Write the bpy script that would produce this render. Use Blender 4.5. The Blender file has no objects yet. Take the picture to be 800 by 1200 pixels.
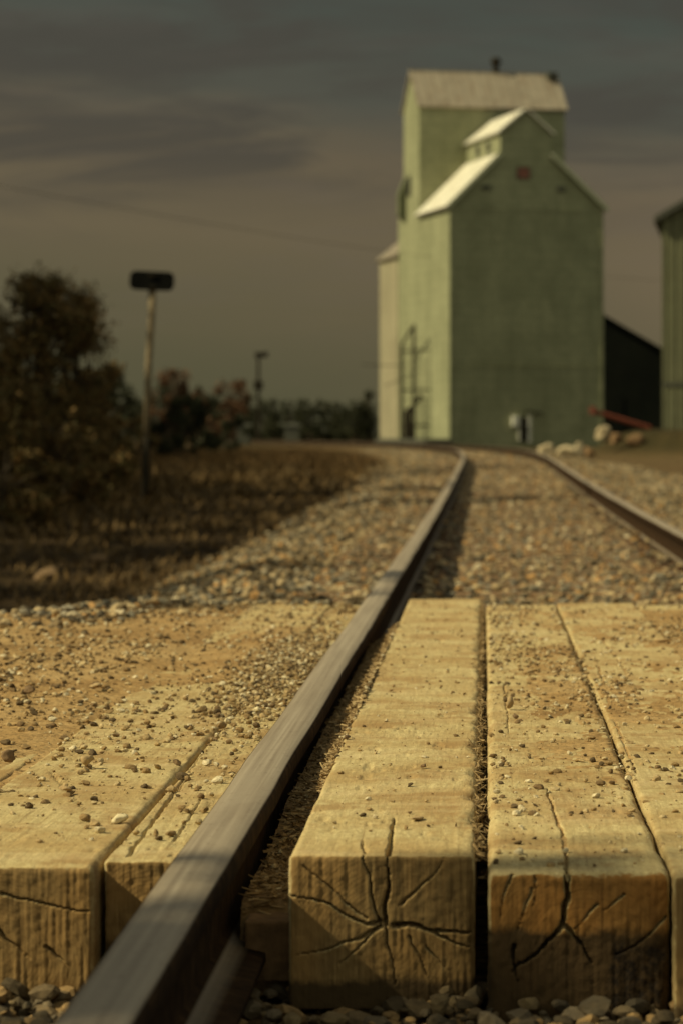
import bpy, math, random
import numpy as np
from mathutils import Vector, Matrix

random.seed(7)
RNG = np.random.default_rng(11)
S = bpy.context.scene
C = S.collection
R = math.radians

# ------------------------------------------------------------------ helpers
def props(o, label=None, cat=None, group=None, kind=None):
    if label: o['label'] = label
    if cat: o['category'] = cat
    if group: o['group'] = group
    if kind: o['kind'] = kind
    return o

def empty(name, loc=(0, 0, 0), rz=0.0):
    o = bpy.data.objects.new(name, None)
    C.objects.link(o)
    o.location = loc
    o.rotation_euler = (0, 0, rz)
    o.empty_display_size = 0.1
    return o

def link(name, me, mats, parent=None, loc=None, smooth=False):
    o = bpy.data.objects.new(name, me)
    C.objects.link(o)
    if not isinstance(mats, (list, tuple)): mats = [mats]
    for m in mats: me.materials.append(m)
    if parent: o.parent = parent
    if loc is not None: o.location = loc
    if smooth: me.polygons.foreach_set('use_smooth', [True] * len(me.polygons))
    return o

def mesh_np(name, V, F, matidx=None, smooth=False):
    """F : (n,k) int array, all polys with k corners"""
    V = np.asarray(V, dtype=np.float32); F = np.asarray(F, dtype=np.int32)
    me = bpy.data.meshes.new(name)
    n, k = F.shape
    me.vertices.add(len(V)); me.vertices.foreach_set('co', V.ravel())
    me.loops.add(n * k); me.loops.foreach_set('vertex_index', F.ravel())
    me.polygons.add(n)
    me.polygons.foreach_set('loop_start', np.arange(0, n * k, k, dtype=np.int32))
    if matidx is not None: me.polygons.foreach_set('material_index', np.asarray(matidx, dtype=np.int32))
    me.polygons.foreach_set('use_smooth', np.full(n, smooth))
    me.update(calc_edges=True)
    return me

class MB:
    """collects prims into one mesh"""
    def __init__(s): s.v = []; s.f = []
    def poly(s, pts):
        b = len(s.v); s.v += [tuple(p) for p in pts]; s.f.append(tuple(range(b, b + len(pts)))); return s
    def prism(s, pts, vec):
        """polygon pts extruded along vec"""
        b = len(s.v); n = len(pts); vec = Vector(vec)
        s.v += [tuple(Vector(p)) for p in pts] + [tuple(Vector(p) + vec) for p in pts]
        s.f.append(tuple(range(b, b + n))); s.f.append(tuple(range(b + 2 * n - 1, b + n - 1, -1)))
        for i in range(n):
            j = (i + 1) % n
            s.f.append((b + i, b + i + n, b + j + n, b + j))
        return s
    def box(s, x0, x1, y0, y1, z0, z1):
        return s.prism([(x0, y0, z0), (x1, y0, z0), (x1, y1, z0), (x0, y1, z0)], (0, 0, z1 - z0))
    def tube(s, pts, rad, n=8, cap=True):
        pts = [Vector(p) for p in pts]
        if not isinstance(rad, (list, tuple)): rad = [rad] * len(pts)
        b = len(s.v)
        for i, p in enumerate(pts):
            d = (pts[min(i + 1, len(pts) - 1)] - pts[max(i - 1, 0)]).normalized()
            a = d.cross(Vector((0.13, 0.2, 1)) if abs(d.z) < .9 else Vector((1, 0.1, 0))).normalized()
            c = d.cross(a)
            for k in range(n):
                t = 2 * math.pi * k / n
                s.v.append(tuple(p + (a * math.cos(t) + c * math.sin(t)) * rad[i]))
        for i in range(len(pts) - 1):
            for k in range(n):
                k2 = (k + 1) % n
                s.f.append((b + i * n + k, b + i * n + k2, b + (i + 1) * n + k2, b + (i + 1) * n + k))
        if cap:
            s.f.append(tuple(b + k for k in range(n - 1, -1, -1)))
            e = b + (len(pts) - 1) * n
            s.f.append(tuple(e + k for k in range(n)))
        return s
    def build(s, name, mat, parent=None, loc=None, smooth=False, bevel=0.0):
        import bmesh
        me = bpy.data.meshes.new(name)
        me.from_pydata(s.v, [], s.f)
        bm = bmesh.new(); bm.from_mesh(me)
        bmesh.ops.recalc_face_normals(bm, faces=bm.faces)
        if bevel > 0:
            bmesh.ops.bevel(bm, geom=[e for e in bm.edges if e.is_manifold and e.calc_face_angle(0) > 0.5],
                            offset=bevel, segments=2, affect='EDGES', profile=0.6)
        bm.to_mesh(me); bm.free()
        return link(name, me, mat, parent, loc, smooth)

# numpy value noise --------------------------------------------------------
def _hash(ix, iy, iz, seed):
    h = (ix.astype(np.int64) * 374761393 + iy.astype(np.int64) * 668265263 + iz.astype(np.int64) * 2147483647 + seed * 974634777) & 0xffffffff
    h = ((h ^ (h >> 13)) * 1274126177) & 0xffffffff
    h = (h ^ (h >> 16)) & 0xffffffff
    return h.astype(np.float64) / 4294967295.0
def vnoise(x, y, z, seed=0):
    x, y, z = np.broadcast_arrays(np.asarray(x, float), np.asarray(y, float), np.asarray(z, float))
    ix, iy, iz = np.floor(x), np.floor(y), np.floor(z)
    fx, fy, fz = x - ix, y - iy, z - iz
    fx = fx * fx * (3 - 2 * fx); fy = fy * fy * (3 - 2 * fy); fz = fz * fz * (3 - 2 * fz)
    r = 0
    for a in (0, 1):
        for b in (0, 1):
            for c in (0, 1):
                w = (fx if a else 1 - fx) * (fy if b else 1 - fy) * (fz if c else 1 - fz)
                r = r + w * _hash(ix + a, iy + b, iz + c, seed)
    return r * 2 - 1
def fbm(x, y, z, seed=0, oct=4):
    r = 0; a = 1; t = 0
    for i in range(oct):
        r = r + a * vnoise(np.asarray(x) * 2 ** i, np.asarray(y) * 2 ** i, np.asarray(z) * 2 ** i, seed + i * 17); t += a; a *= .5
    return r / t
def sstep(x): 
    x = np.clip(x, 0, 1); return x * x * (3 - 2 * x)

# ------------------------------------------------------------------ materials
class NT:
    def __init__(s, name, rough=0.8, metal=0.0, spec=0.5):
        s.m = bpy.data.materials.new(name); s.m.use_nodes = True
        s.t = s.m.node_tree; s.b = s.t.nodes['Principled BSDF']
        s.b.inputs['Roughness'].default_value = rough
        s.b.inputs['Metallic'].default_value = metal
        s.b.inputs['Specular IOR Level'].default_value = spec
        s.co = s.n('ShaderNodeTexCoord').outputs['Object']
    def n(s, typ, **kw):
        nd = s.t.nodes.new(typ)
        for k, v in kw.items(): setattr(nd, k, v)
        return nd
    def l(s, a, b): s.t.links.new(a, b)
    def setin(s, sock, v):
        if hasattr(v, 'is_output') or isinstance(v, bpy.types.NodeSocket): s.l(v, sock)
        else:
            if isinstance(v, (tuple, list)) and len(v) == 3 and sock.type == 'RGBA': v = (*v, 1)
            sock.default_value = v
    def mapping(s, scale=(1, 1, 1), rot=(0, 0, 0), loc=(0, 0, 0), co=None):
        m = s.n('ShaderNodeMapping'); m.inputs['Scale'].default_value = scale
        m.inputs['Rotation'].default_value = rot; m.inputs['Location'].default_value = loc
        s.l(co or s.co, m.inputs['Vector']); return m.outputs[0]
    def noise(s, scale=5, detail=4, rough=0.55, co=None, vec=(1, 1, 1), dist=0.0, rot=(0, 0, 0)):
        nd = s.n('ShaderNodeTexNoise'); nd.inputs['Scale'].default_value = scale
        nd.inputs['Detail'].default_value = detail; nd.inputs['Roughness'].default_value = rough
        nd.inputs['Distortion'].default_value = dist
        s.l(s.mapping(vec, rot, co=co), nd.inputs['Vector'])
        return nd.outputs['Fac']
    def voro(s, scale=5, co=None, vec=(1, 1, 1), feature='F1', out='Distance'):
        nd = s.n('ShaderNodeTexVoronoi'); nd.feature = feature; nd.inputs['Scale'].default_value = scale
        s.l(s.mapping(vec, co=co), nd.inputs['Vector']); return nd.outputs[out]
    def ramp(s, fac, stops, interp='LINEAR'):
        nd = s.n('ShaderNodeValToRGB'); cr = nd.color_ramp; cr.interpolation = interp
        while len(cr.elements) < len(stops): cr.elements.new(.5)
        for e, (p, c) in zip(cr.elements, stops):
            e.position = p
            if isinstance(c, (int, float)): c = (c, c, c)
            e.color = (*c, 1) if len(c) == 3 else c
        s.l(fac, nd.inputs[0]); return nd.outputs[0]
    def mix(s, fac, a, b, typ='MIX'):
        nd = s.n('ShaderNodeMix', data_type='RGBA', blend_type=typ)
        s.setin(nd.inputs[0], fac); s.setin(nd.inputs[6], a); s.setin(nd.inputs[7], b)
        return nd.outputs[2]
    def math(s, op, a, b=0.0, clamp=False):
        nd = s.n('ShaderNodeMath', operation=op); nd.use_clamp = clamp
        s.setin(nd.inputs[0], a); s.setin(nd.inputs[1], b); return nd.outputs[0]
    def sep(s, v):
        nd = s.n('ShaderNodeSeparateXYZ'); s.l(v, nd.inputs[0]); return nd.outputs
    def col(s, c): s.setin(s.b.inputs['Base Color'], c); return s
    def rough(s, c): s.setin(s.b.inputs['Roughness'], c); return s
    def bump(s, h, strength=0.5, dist=0.01, prev=None):
        nd = s.n('ShaderNodeBump'); nd.inputs['Strength'].default_value = strength; nd.inputs['Distance'].default_value = dist
        s.l(h, nd.inputs['Height'])
        if prev: s.l(prev, nd.inputs['Normal'])
        s.l(nd.outputs[0], s.b.inputs['Normal']); return nd.outputs[0]

def timber_mat(name='weathered_timber', sawrot=4, rot=.035, tint=(1, 1, 1), rotx=None):
    t = NT(name, 0.9, 0, .2)
    rnd = t.n('ShaderNodeObjectInfo').outputs['Random']
    off = t.n('ShaderNodeVectorMath', operation='ADD'); t.l(t.co, off.inputs[0])
    cmb = t.n('ShaderNodeCombineXYZ'); s10 = t.math('MULTIPLY', rnd, 37.0)
    for i in range(3): t.l(s10, cmb.inputs[i])
    t.l(cmb.outputs[0], off.inputs[1]); P = off.outputs[0]
    grain = t.noise(9, 5, .6, P, (14, .8, 14), .6)
    fine = t.noise(90, 4, .7, P, (1.4, .5, 1.4))
    patch = t.noise(5, 5, .6, P, (1, .7, 1), .4)
    gritn = t.noise(230, 3, .7, P)
    c = t.ramp(grain, [(.28, (.44, .345, .165)), (.46, (.52, .42, .205)), (.62, (.58, .475, .24)), (.8, (.65, .54, .29))])
    c = t.mix(t.ramp(patch, [(.42, 0), (.62, .75)]), c, (.40, .27, .11))
    c = t.mix(t.ramp(fine, [(.35, .45), (.6, 0)]), c, (.25, .16, .065))
    c = t.mix(t.ramp(gritn, [(.54, 0), (.68, .65)]), c, (.24, .145, .06))
    lg = t.noise(6, 6, .7, P, (26, .5, 26), .5)
    c = t.mix(t.ramp(lg, [(.30, .65), (.42, 0)]), c, (.20, .13, .055))
    dirtn = t.noise(4.5, 7, .75, P, (1, .8, 1), .3)
    c = t.mix(t.ramp(dirtn, [(.50, 0), (.60, .7)]), c, (.30, .18, .07))
    # pale weathering bands across the beam
    band = t.noise(2.2, 4, .6, P, (1.0, 5.0, 1.0), .5)
    c = t.mix(t.ramp(band, [(.52, 0), (.7, .35)]), c, (.60, .47, .26))
    cutn = t.noise(5, 6, .75, P, (1.2, 7, 1), .8)
    c = t.mix(t.ramp(cutn, [(.56, 0), (.64, .45)]), c, (.29, .185, .08))
    # cut end grain
    nrm = t.sep(t.n('ShaderNodeNewGeometry').outputs['Normal'])[1]
    endm = t.ramp(t.math('ABSOLUTE', nrm), [(.6, 0), (.85, 1)])
    xyz = t.sep(t.co)
    saw = t.noise(12, 5, .65, P, (24, .5, 1.2), .15, rot=(0, R(sawrot), 0))
    px = t.math('SUBTRACT', xyz[0], .012); pz = t.math('SUBTRACT', xyz[2], .085)
    rr = t.math('SQRT', t.math('ADD', t.math('MULTIPLY', px, px), t.math('MULTIPLY', pz, pz)))
    rr = t.math('ADD', rr, t.math('MULTIPLY', t.noise(14, 3, .5, P), .03))
    ring = t.math('SINE', t.math('MULTIPLY', rr, 1050.0))
    ec = t.ramp(saw, [(.32, (.135, .080, .030)), (.5, (.205, .130, .050)), (.68, (.275, .178, .070))])
    ec = t.mix(t.math('MULTIPLY', t.ramp(ring, [(0, 0), (1, 1)]), .10), ec, (.17, .095, .035))
    ec = t.mix(t.ramp(t.noise(11, 5, .6, P), [(.42, 0), (.66, .7)]), ec, (.27, .155, .052))
    if tint != (1, 1, 1): ec = t.mix(1.0, ec, tint, 'MULTIPLY')
    c = t.mix(endm, c, ec)
    # darker tone low on the faces; black rotten patch past rotx
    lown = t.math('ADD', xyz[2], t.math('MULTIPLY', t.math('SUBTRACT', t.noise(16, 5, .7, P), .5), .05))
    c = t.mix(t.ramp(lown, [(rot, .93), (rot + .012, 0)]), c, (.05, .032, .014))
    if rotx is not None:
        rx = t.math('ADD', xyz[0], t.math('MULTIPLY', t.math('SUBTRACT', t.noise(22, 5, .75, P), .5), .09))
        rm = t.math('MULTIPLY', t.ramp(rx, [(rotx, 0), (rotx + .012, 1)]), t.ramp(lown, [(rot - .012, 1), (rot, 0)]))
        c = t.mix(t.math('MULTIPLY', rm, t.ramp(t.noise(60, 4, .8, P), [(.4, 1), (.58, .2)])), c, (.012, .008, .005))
    t.col(c)
    h = t.math('ADD', t.math('MULTIPLY', grain, .28), t.math('ADD', t.math('MULTIPLY', fine, .3), t.math('MULTIPLY', gritn, .35)))
    h = t.mix(endm, h, t.math('ADD', t.math('MULTIPLY', saw, .3), t.math('MULTIPLY', ring, .015)))
    t.bump(h, .85, .005)
    return t.m

def rail_mat():
    t = NT('rail_steel', .5, .0, .35)
    nz = t.sep(t.n('ShaderNodeNewGeometry').outputs['Normal'])[2]
    xyz = t.sep(t.n('ShaderNodeNewGeometry').outputs['Position'])
    top = t.ramp(nz, [(.75, 0), (.97, 1)])
    stre = t.noise(6, 5, .6, None, (16, .12, 3), .15)
    cross = t.noise(3, 5, .6, None, (5, .9, 1), .6)
    rustn = t.noise(28, 5, .65)
    steel = t.ramp(stre, [(.3, (.22, .17, .115)), (.52, (.31, .25, .175)), (.75, (.43, .36, .26))])
    steel = t.mix(t.ramp(cross, [(.48, 0), (.66, .5)]), steel, (.32, .265, .19))
    steel = t.mix(t.ramp(t.noise(70, 4, .7, None, (1, .5, 1)), [(.56, 0), (.70, .4)]), steel, (.12, .08, .05))
    rust_shade = t.ramp(rustn, [(.3, (.014, .008, .004)), (.55, (.036, .020, .010)), (.75, (.07, .040, .018))])  # rusty rail sides, tone darkened to stand in for their shade
    t.col(t.mix(top, rust_shade, steel))
    t.rough(t.math('ADD', t.ramp(top, [(0, .98), (1, .45)]), t.math('MULTIPLY', t.math('SUBTRACT', cross, .5), .35)))
    t.setin(t.b.inputs['Specular IOR Level'], t.ramp(top, [(0, .08), (1, .5)]))
    t.bump(t.math('ADD', rustn, t.math('MULTIPLY', stre, .2)), .2, .002)
    return t.m

def stone_mat(name, stops, bumps=.5, nscale=60, rough=.9):
    t = NT(name, rough, 0, .3)
    ri = t.n('ShaderNodeNewGeometry').outputs['Random Per Island']
    c = t.ramp(ri, stops, 'CONSTANT')
    n = t.noise(nscale, 4, .65)
    c = t.mix(t.ramp(n, [(.35, .55), (.6, 0)]), c, (.06, .042, .022))
    c = t.mix(t.ramp(t.noise(nscale * .3, 3, .6), [(.5, 0), (.7, .2)]), c, (.30, .21, .10))
    t.col(c); t.bump(n, bumps, .004)
    return t.m

def dirt_mat(name, a, b, c_, scale=1.0):
    t = NT(name, .95, 0, .15)
    n1 = t.noise(2.3 * scale, 6, .65, None, (1, 1, 1), .4)
    n2 = t.noise(35 * scale, 5, .7)
    n3 = t.voro(70 * scale)
    c = t.ramp(n1, [(.32, a), (.5, b), (.68, c_)])
    c = t.mix(t.ramp(n2, [(.35, .5), (.55, 0)]), c, tuple(x * .45 for x in a))
    c = t.mix(t.ramp(n3, [(.1, .35), (.35, 0)]), c, tuple(min(1, x * 1.35) for x in c_))
    t.col(c)
    t.bump(t.math('ADD', n2, t.math('MULTIPLY', n3, -.5)), .8, .008)
    return t.m

def ground_mat():
    t = NT('ground_soil', .97, 0, .1)
    co = t.n('ShaderNodeNewGeometry').outputs['Position']
    n1 = t.noise(.5, 6, .65, co, (1, .5, 1), .5)
    n2 = t.noise(18, 6, .75, co)
    n3 = t.noise(.02, 5, .6, co, (1, .4, 1))
    c = t.ramp(n1, [(.3, (.022, .014, .006)), (.5, (.050, .031, .012)), (.7, (.080, .048, .018))])
    c = t.mix(t.ramp(n3, [(.45, 0), (.62, .7)]), c, (.05, .05, .018))
    c = t.mix(t.ramp(n2, [(.38, .6), (.56, 0)]), c, (.018, .012, .006))
    # ballast bed tone close to the curving track, from the 'bed' attribute
    at = t.n('ShaderNodeAttribute'); at.attribute_name = 'bed'
    g = t.ramp(t.voro(24, co), [(.08, (.30, .22, .115)), (.3, (.15, .115, .06)), (.55, (.05, .038, .02))])
    g = t.mix(t.ramp(t.noise(9, 4, .7, co), [(.4, 0), (.62, .6)]), g, (.26, .15, .06))
    c = t.mix(at.outputs['Fac'], c, g)
    t.col(c); t.bump(t.math('ADD', n2, t.math('MULTIPLY', n1, .6)), .8, .04)
    return t.m

def siding_mat(name, cols, ribs='h', pitch=.35, stain=(.12, .12, .06), strength=.22):
    t = NT(name, .75, 0, .3)
    xyz = t.sep(t.co)
    n1 = t.noise(.45, 6, .65, None, (1, 1, .8), .3)
    n2 = t.noise(4.5, 5, .7, None, (1.5, 1.5, .6))
    patch = t.voro(1.9, None, (.8, .8, 1.7), out='Color')
    c = t.ramp(n1, [(.3, cols[0]), (.5, cols[1]), (.7, cols[2])])
    c = t.mix(t.math('MULTIPLY', t.sep(patch)[0], .35), c, cols[0])
    c = t.mix(t.ramp(n2, [(.48, 0), (.66, .6)]), c, stain)
    c = t.mix(t.ramp(t.noise(.9, 4, .6, None, (2.5, 2.5, .3)), [(.48, 0), (.70, .35)]), c, stain)
    if ribs == 'h':
        w = t.math('FRACT', t.math('DIVIDE', xyz[2], pitch))
    else:
        w = t.math('FRACT', t.math('DIVIDE', t.math('ADD', xyz[0], xyz[1]), pitch))
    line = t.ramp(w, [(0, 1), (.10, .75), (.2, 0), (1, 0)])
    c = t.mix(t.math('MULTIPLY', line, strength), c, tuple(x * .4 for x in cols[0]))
    t.col(c)
    t.bump(w, .5, .04)
    return t.m

def metal_roof_mat(name, cols, rough=.45, metal=.3, pitch=.6, axis=0):
    t = NT(name, rough, metal, .5)
    xyz = t.sep(t.co)
    n = t.noise(1.2, 5, .65, None, (1, 1, 1), .3)
    c = t.ramp(n, [(.3, cols[0]), (.55, cols[1]), (.75, cols[2])])
    w = t.math('FRACT', t.math('DIVIDE', xyz[axis], pitch))
    line = t.ramp(w, [(0, 1), (.12, .6), (.2, 0), (1, 0)])
    c = t.mix(t.math('MULTIPLY', line, .55), c, tuple(x * .4 for x in cols[0]))
    c = t.mix(t.ramp(t.noise(.7, 5, .7, None, (3, 3, .4)), [(.52, 0), (.68, .6)]), c, tuple(a * b for a, b in zip(cols[0], (.75, .55, .4))))
    t.col(c); t.bump(w, .4, .03)
    return t.m

def plain_mat(name, c, rough=.7, metal=0, var=.3, scale=8):
    t = NT(name, rough, metal, .4)
    n = t.noise(scale, 5, .65)
    t.col(t.ramp(n, [(.3, tuple(x * (1 - var) for x in c)), (.7, tuple(min(1, x * (1 + var)) for x in c))]))
    t.bump(n, .25, .01)
    return t.m

def leaf_mat(name, stops):
    t = NT(name, .75, 0, .2)
    ri = t.n('ShaderNodeNewGeometry').outputs['Random Per Island']
    n = t.noise(.9, 3, .6)
    f = t.math('ADD', t.math('MULTIPLY', ri, .55), t.math('MULTIPLY', n, .5))
    t.col(t.ramp(f, stops))
    tr = t.b.inputs.get('Transmission Weight')
    return t.m

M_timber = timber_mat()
M_timber2 = timber_mat('dark_end_timber', 38, .125, (1.25, 1.0, .72), .035)
M_rail = rail_mat()
M_ballast = stone_mat('ballast_stone', [(0, (.075, .06, .038)), (.13, (.22, .16, .085)), (.28, (.38, .28, .145)), (.42, (.15, .135, .095)),
                                        (.55, (.48, .36, .19)), (.66, (.10, .08, .05)), (.76, (.44, .25, .09)), (.86, (.24, .21, .15)), (.94, (.62, .51, .32))])
M_pebble = stone_mat('crossing_pebble', [(0, (.28, .18, .075)), (.2, (.40, .28, .13)), (.4, (.17, .105, .045)), (.52, (.50, .38, .20)), (.68, (.10, .065, .03)), (.84, (.64, .54, .34))], .4, 150)
M_darkgravel = stone_mat('front_gravel', [(0, (.07, .05, .025)), (.2, (.13, .09, .045)), (.4, (.19, .135, .065)), (.55, (.055, .043, .026)), (.7, (.28, .175, .07)), (.85, (.15, .115, .07))], .6, 70)
M_dirt = dirt_mat('crossing_dirt', (.25, .145, .055), (.36, .225, .09), (.47, .325, .15))
M_fill = dirt_mat('flangeway_dirt', (.15, .09, .04), (.27, .175, .08), (.40, .28, .14), 1.6)
M_ground = ground_mat()
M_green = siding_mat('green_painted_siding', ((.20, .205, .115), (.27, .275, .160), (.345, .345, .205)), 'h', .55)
M_greenT = siding_mat('dark_green_siding', ((.09, .10, .055), (.12, .13, .07), (.15, .16, .09)), 'h', .55)
M_cream = siding_mat('faded_cream_siding', ((.24, .22, .14), (.30, .275, .175), (.36, .325, .21)), 'h', .4, (.2, .15, .1))
M_corr = siding_mat('corrugated_olive_sheet', ((.11, .11, .06), (.14, .14, .075), (.17, .17, .09)), 'v', .42, (.09, .085, .04), .8)
M_black = siding_mat('black_shed_boards', ((.004, .005, .004), (.006, .007, .005), (.009, .01, .007)), 'v', .3, (.004, .004, .004))
M_black.node_tree.nodes['Principled BSDF'].inputs['Specular IOR Level'].default_value = .03
M_roofb = metal_roof_mat('galvanised_roof', ((.50, .48, .37), (.64, .61, .49), (.74, .71, .58)), .6, .0, .9, 1)
M_roofr = metal_roof_mat('weathered_roof', ((.20, .165, .115), (.27, .23, .165), (.34, .29, .21)), .6, .1, .6, 0)
M_trim = plain_mat('pale_trim', (.36, .37, .24), .7)
M_dktrim = plain_mat('dark_trim', (.05, .05, .035), .7)
M_glassdk = plain_mat('dark_window', (.03, .03, .025), .25)
M_redpane = plain_mat('red_pane', (.20, .07, .04), .6)
M_white = plain_mat('white_paint', (.62, .60, .50), .6)
M_iron = plain_mat('dark_iron', (.020, .016, .010), .9)
M_iron.node_tree.nodes['Principled BSDF'].inputs['Specular IOR Level'].default_value = .1
M_red = plain_mat('faded_red_paint', (.17, .04, .022), .7)
M_conc = plain_mat('broken_concrete', (.40, .32, .19), .9, 0, .35, 5)
M_post = plain_mat('grey_weathered_post', (.20, .155, .09), .9, 0, .45, 14)
M_signblk = plain_mat('black_sign_enamel', (.006, .006, .005), .9)
M_signblk.node_tree.nodes['Principled BSDF'].inputs['Specular IOR Level'].default_value = .05
M_bark = plain_mat('bark', (.045, .03, .016), .95, 0, .4, 12)
M_leafb = leaf_mat('autumn_shrub_leaves', [(.2, (.05, .040, .014)), (.45, (.10, .075, .025)), (.65, (.15, .09, .030)), (.85, (.20, .11, .036))])
M_leafd = leaf_mat('dark_conifer_leaves', [(.2, (.015, .017, .007)), (.6, (.03, .032, .012)), (.9, (.05, .045, .016))])
M_leafr = leaf_mat('russet_leaves', [(.2, (.05, .026, .011)), (.6, (.10, .048, .02)), (.9, (.14, .07, .03))])
M_grass = leaf_mat('dry_grass', [(.15, (.030, .020, .008)), (.4, (.075, .047, .016)), (.6, (.12, .072, .024)), (.85, (.18, .11, .04))])
M_chip = leaf_mat('wood_chips', [(.15, (.12, .075, .032)), (.5, (.27, .18, .08)), (.85, (.44, .32, .16))])
M_tie = plain_mat('creosoted_tie', (.17, .10, .045), .95, 0, .5, 22)
M_plate = plain_mat('rusty_plate', (.10, .048, .02), .85, 0, .4, 40)

# ------------------------------------------------------------------ terrain functions
CAMZ = .76
K = 2.0
FX = 3600.0
RTOP = .20
def rise(Y): return .26 * sstep((np.asarray(Y, float) - 16) / 60)
TC = .378
def xc(Y):
    Y = np.asarray(Y, float)
    q = np.clip(Y - 50, 0, 170)
    ex = np.clip(Y - 220, 0, None)
    return TC - q ** 2 / 1400 - ex * (2 * 170 / 1400)
def slope(Y):
    return -2 * np.clip(np.asarray(Y, float) - 50, 0, 170) / 1400
def dlat(X, Y): return (X - xc(Y)) / np.sqrt(1 + slope(Y) ** 2)
def ground_z(X, Y):
    X = np.asarray(X, float); Y = np.asarray(Y, float)
    d = dlat(X, Y)
    left = -.27 * sstep((-d - 1.55) / 1.3)
    right = -.16 * sstep((d - 1.6) / 1.2)
    z = -.03 + rise(Y) + left + right
    far = sstep((np.abs(d) - 2.0) / 3)
    z = z + far * .06 * fbm(X * .25, Y * .25, 0, 3) + .012 * fbm(X * 3, Y * 3, 0, 5)
    # low spoil mound to the right, beyond the rail
    mx = (X - 7.6) / 4.3; my = (Y - 102) / 7.0
    rr = np.sqrt(mx ** 2 + my ** 2)
    z = z + .86 * sstep((1.12 - rr) / .55) * (1 + .18 * fbm(X * 1.2, Y * 1.2, 0, 9))
    return z

# ground sheet
def axis(parts):
    out = []
    for a, b, n in parts: out += list(np.linspace(a, b, n, endpoint=False))
    out.append(parts[-1][1]); return np.array(out)
gx = axis([(-900, -120, 16), (-120, -30, 30), (-30, -8, 60), (-8, 10, 190), (10, 40, 50), (40, 120, 20), (120, 900, 14)])
gy = axis([(-60, 0, 20), (0, 24, 120), (24, 80, 180), (80, 120, 100), (120, 240, 90), (240, 600, 40), (600, 4000, 24)])
GX, GY = np.meshgrid(gx, gy)
GZ = ground_z(GX, GY)
V = np.stack([GX, GY, GZ], -1).reshape(-1, 3)
nx, ny = len(gx), len(gy)
i, j = np.meshgrid(np.arange(nx - 1), np.arange(ny - 1)); b = (j * nx + i).ravel()
me = mesh_np('ground', V, np.stack([b, b + 1, b + nx + 1, b + nx], -1), smooth=True)
at = me.attributes.new('bed', 'FLOAT', 'POINT')
D = dlat(GX, GY)
bed = 1 - sstep((np.abs(D + .1) - 2.1 - .35 * fbm(GX * .8, GY * .8, 0, 8)) / .7)
bed = bed * (1 - sstep((GY - 130) / 50))
bed = np.maximum(bed, .75 * sstep((D - 1) / 1) * (1 - sstep((D - 12) / 8)) * (1 - sstep((1.15 - np.sqrt(((GX - 7.6) / 4.3) ** 2 + ((GY - 102) / 7.) ** 2)) / .3)) * sstep((150 - GY) / 40))
at.data.foreach_set('value', bed.ravel().astype(np.float32))
props(link('ground', me, M_ground), kind='structure')

# ------------------------------------------------------------------ rails
prof = []
def railprofile():
    hw, H = .0415, .172
    p = [(-.07, 0), (.07, 0), (.07, .012), (.02, .024), (.009, .034), (.008, .12), (.016, .130), (.034, .136), (hw, .142), (hw, .160)]
    for a in (20, 45, 70): p.append((hw - .010 + .010 * math.cos(R(a)), .160 + .010 * math.sin(R(a))))
    p += [(.018, .1718), (.006, H)]
    left = [(-x, z) for x, z in reversed(p[2:])]
    return p + left
RP = railprofile()
ys = np.concatenate([np.arange(-3, 14, .07), np.arange(14, 70, .3), np.arange(70, 230, .8)])
def rail(side, label):
    off = side * .7535
    V = []
    for y in ys:
        s = float(slope(y)); L = math.sqrt(1 + s * s)
        tx, ty = s / L, 1 / L        # tangent
        nxv, nyv = ty, -tx            # right normal
        w = .0009 * float(vnoise(y * 4.1, side, 0, 4)) + .0012 * float(vnoise(y * 1.3, side, 0, 5))
        cx = float(xc(y)) + nxv * off; cy = y + nyv * off
        zb = RTOP - .172 + float(rise(y)) + .002 * float(vnoise(y * .9, 2, 0, 6))
        for (px, pz) in RP:
            k = 1 + (.012 * float(vnoise(y * 9, px * 40, pz * 30, 7)) if pz > .14 else 0)
            V.append((cx + nxv * (px * k + w), cy + nyv * (px * k + w), zb + pz + (.0005 * float(vnoise(y * 14, px * 60, 0, 8)) if pz > .15 else 0)))
    n = len(RP); m = len(ys)
    V = np.array(V)
    i, j = np.meshgrid(np.arange(n), np.arange(m - 1)); a = (j * n + i).ravel(); a2 = (j * n + (i + 1) % n).ravel()
    F = np.stack([a, a2, a2 + n, a + n], -1)
    me = mesh_np('rail', V, F, smooth=True)
    o = link('rail', me, M_rail)
    return props(o, label, 'rail', 'the two steel rails of the track')
rail(-1, 'long worn steel rail running through the plank crossing beside the thick timber, near the left')
rail(1, 'rusty brown steel rail curving in from the right edge beyond the planks')

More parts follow.
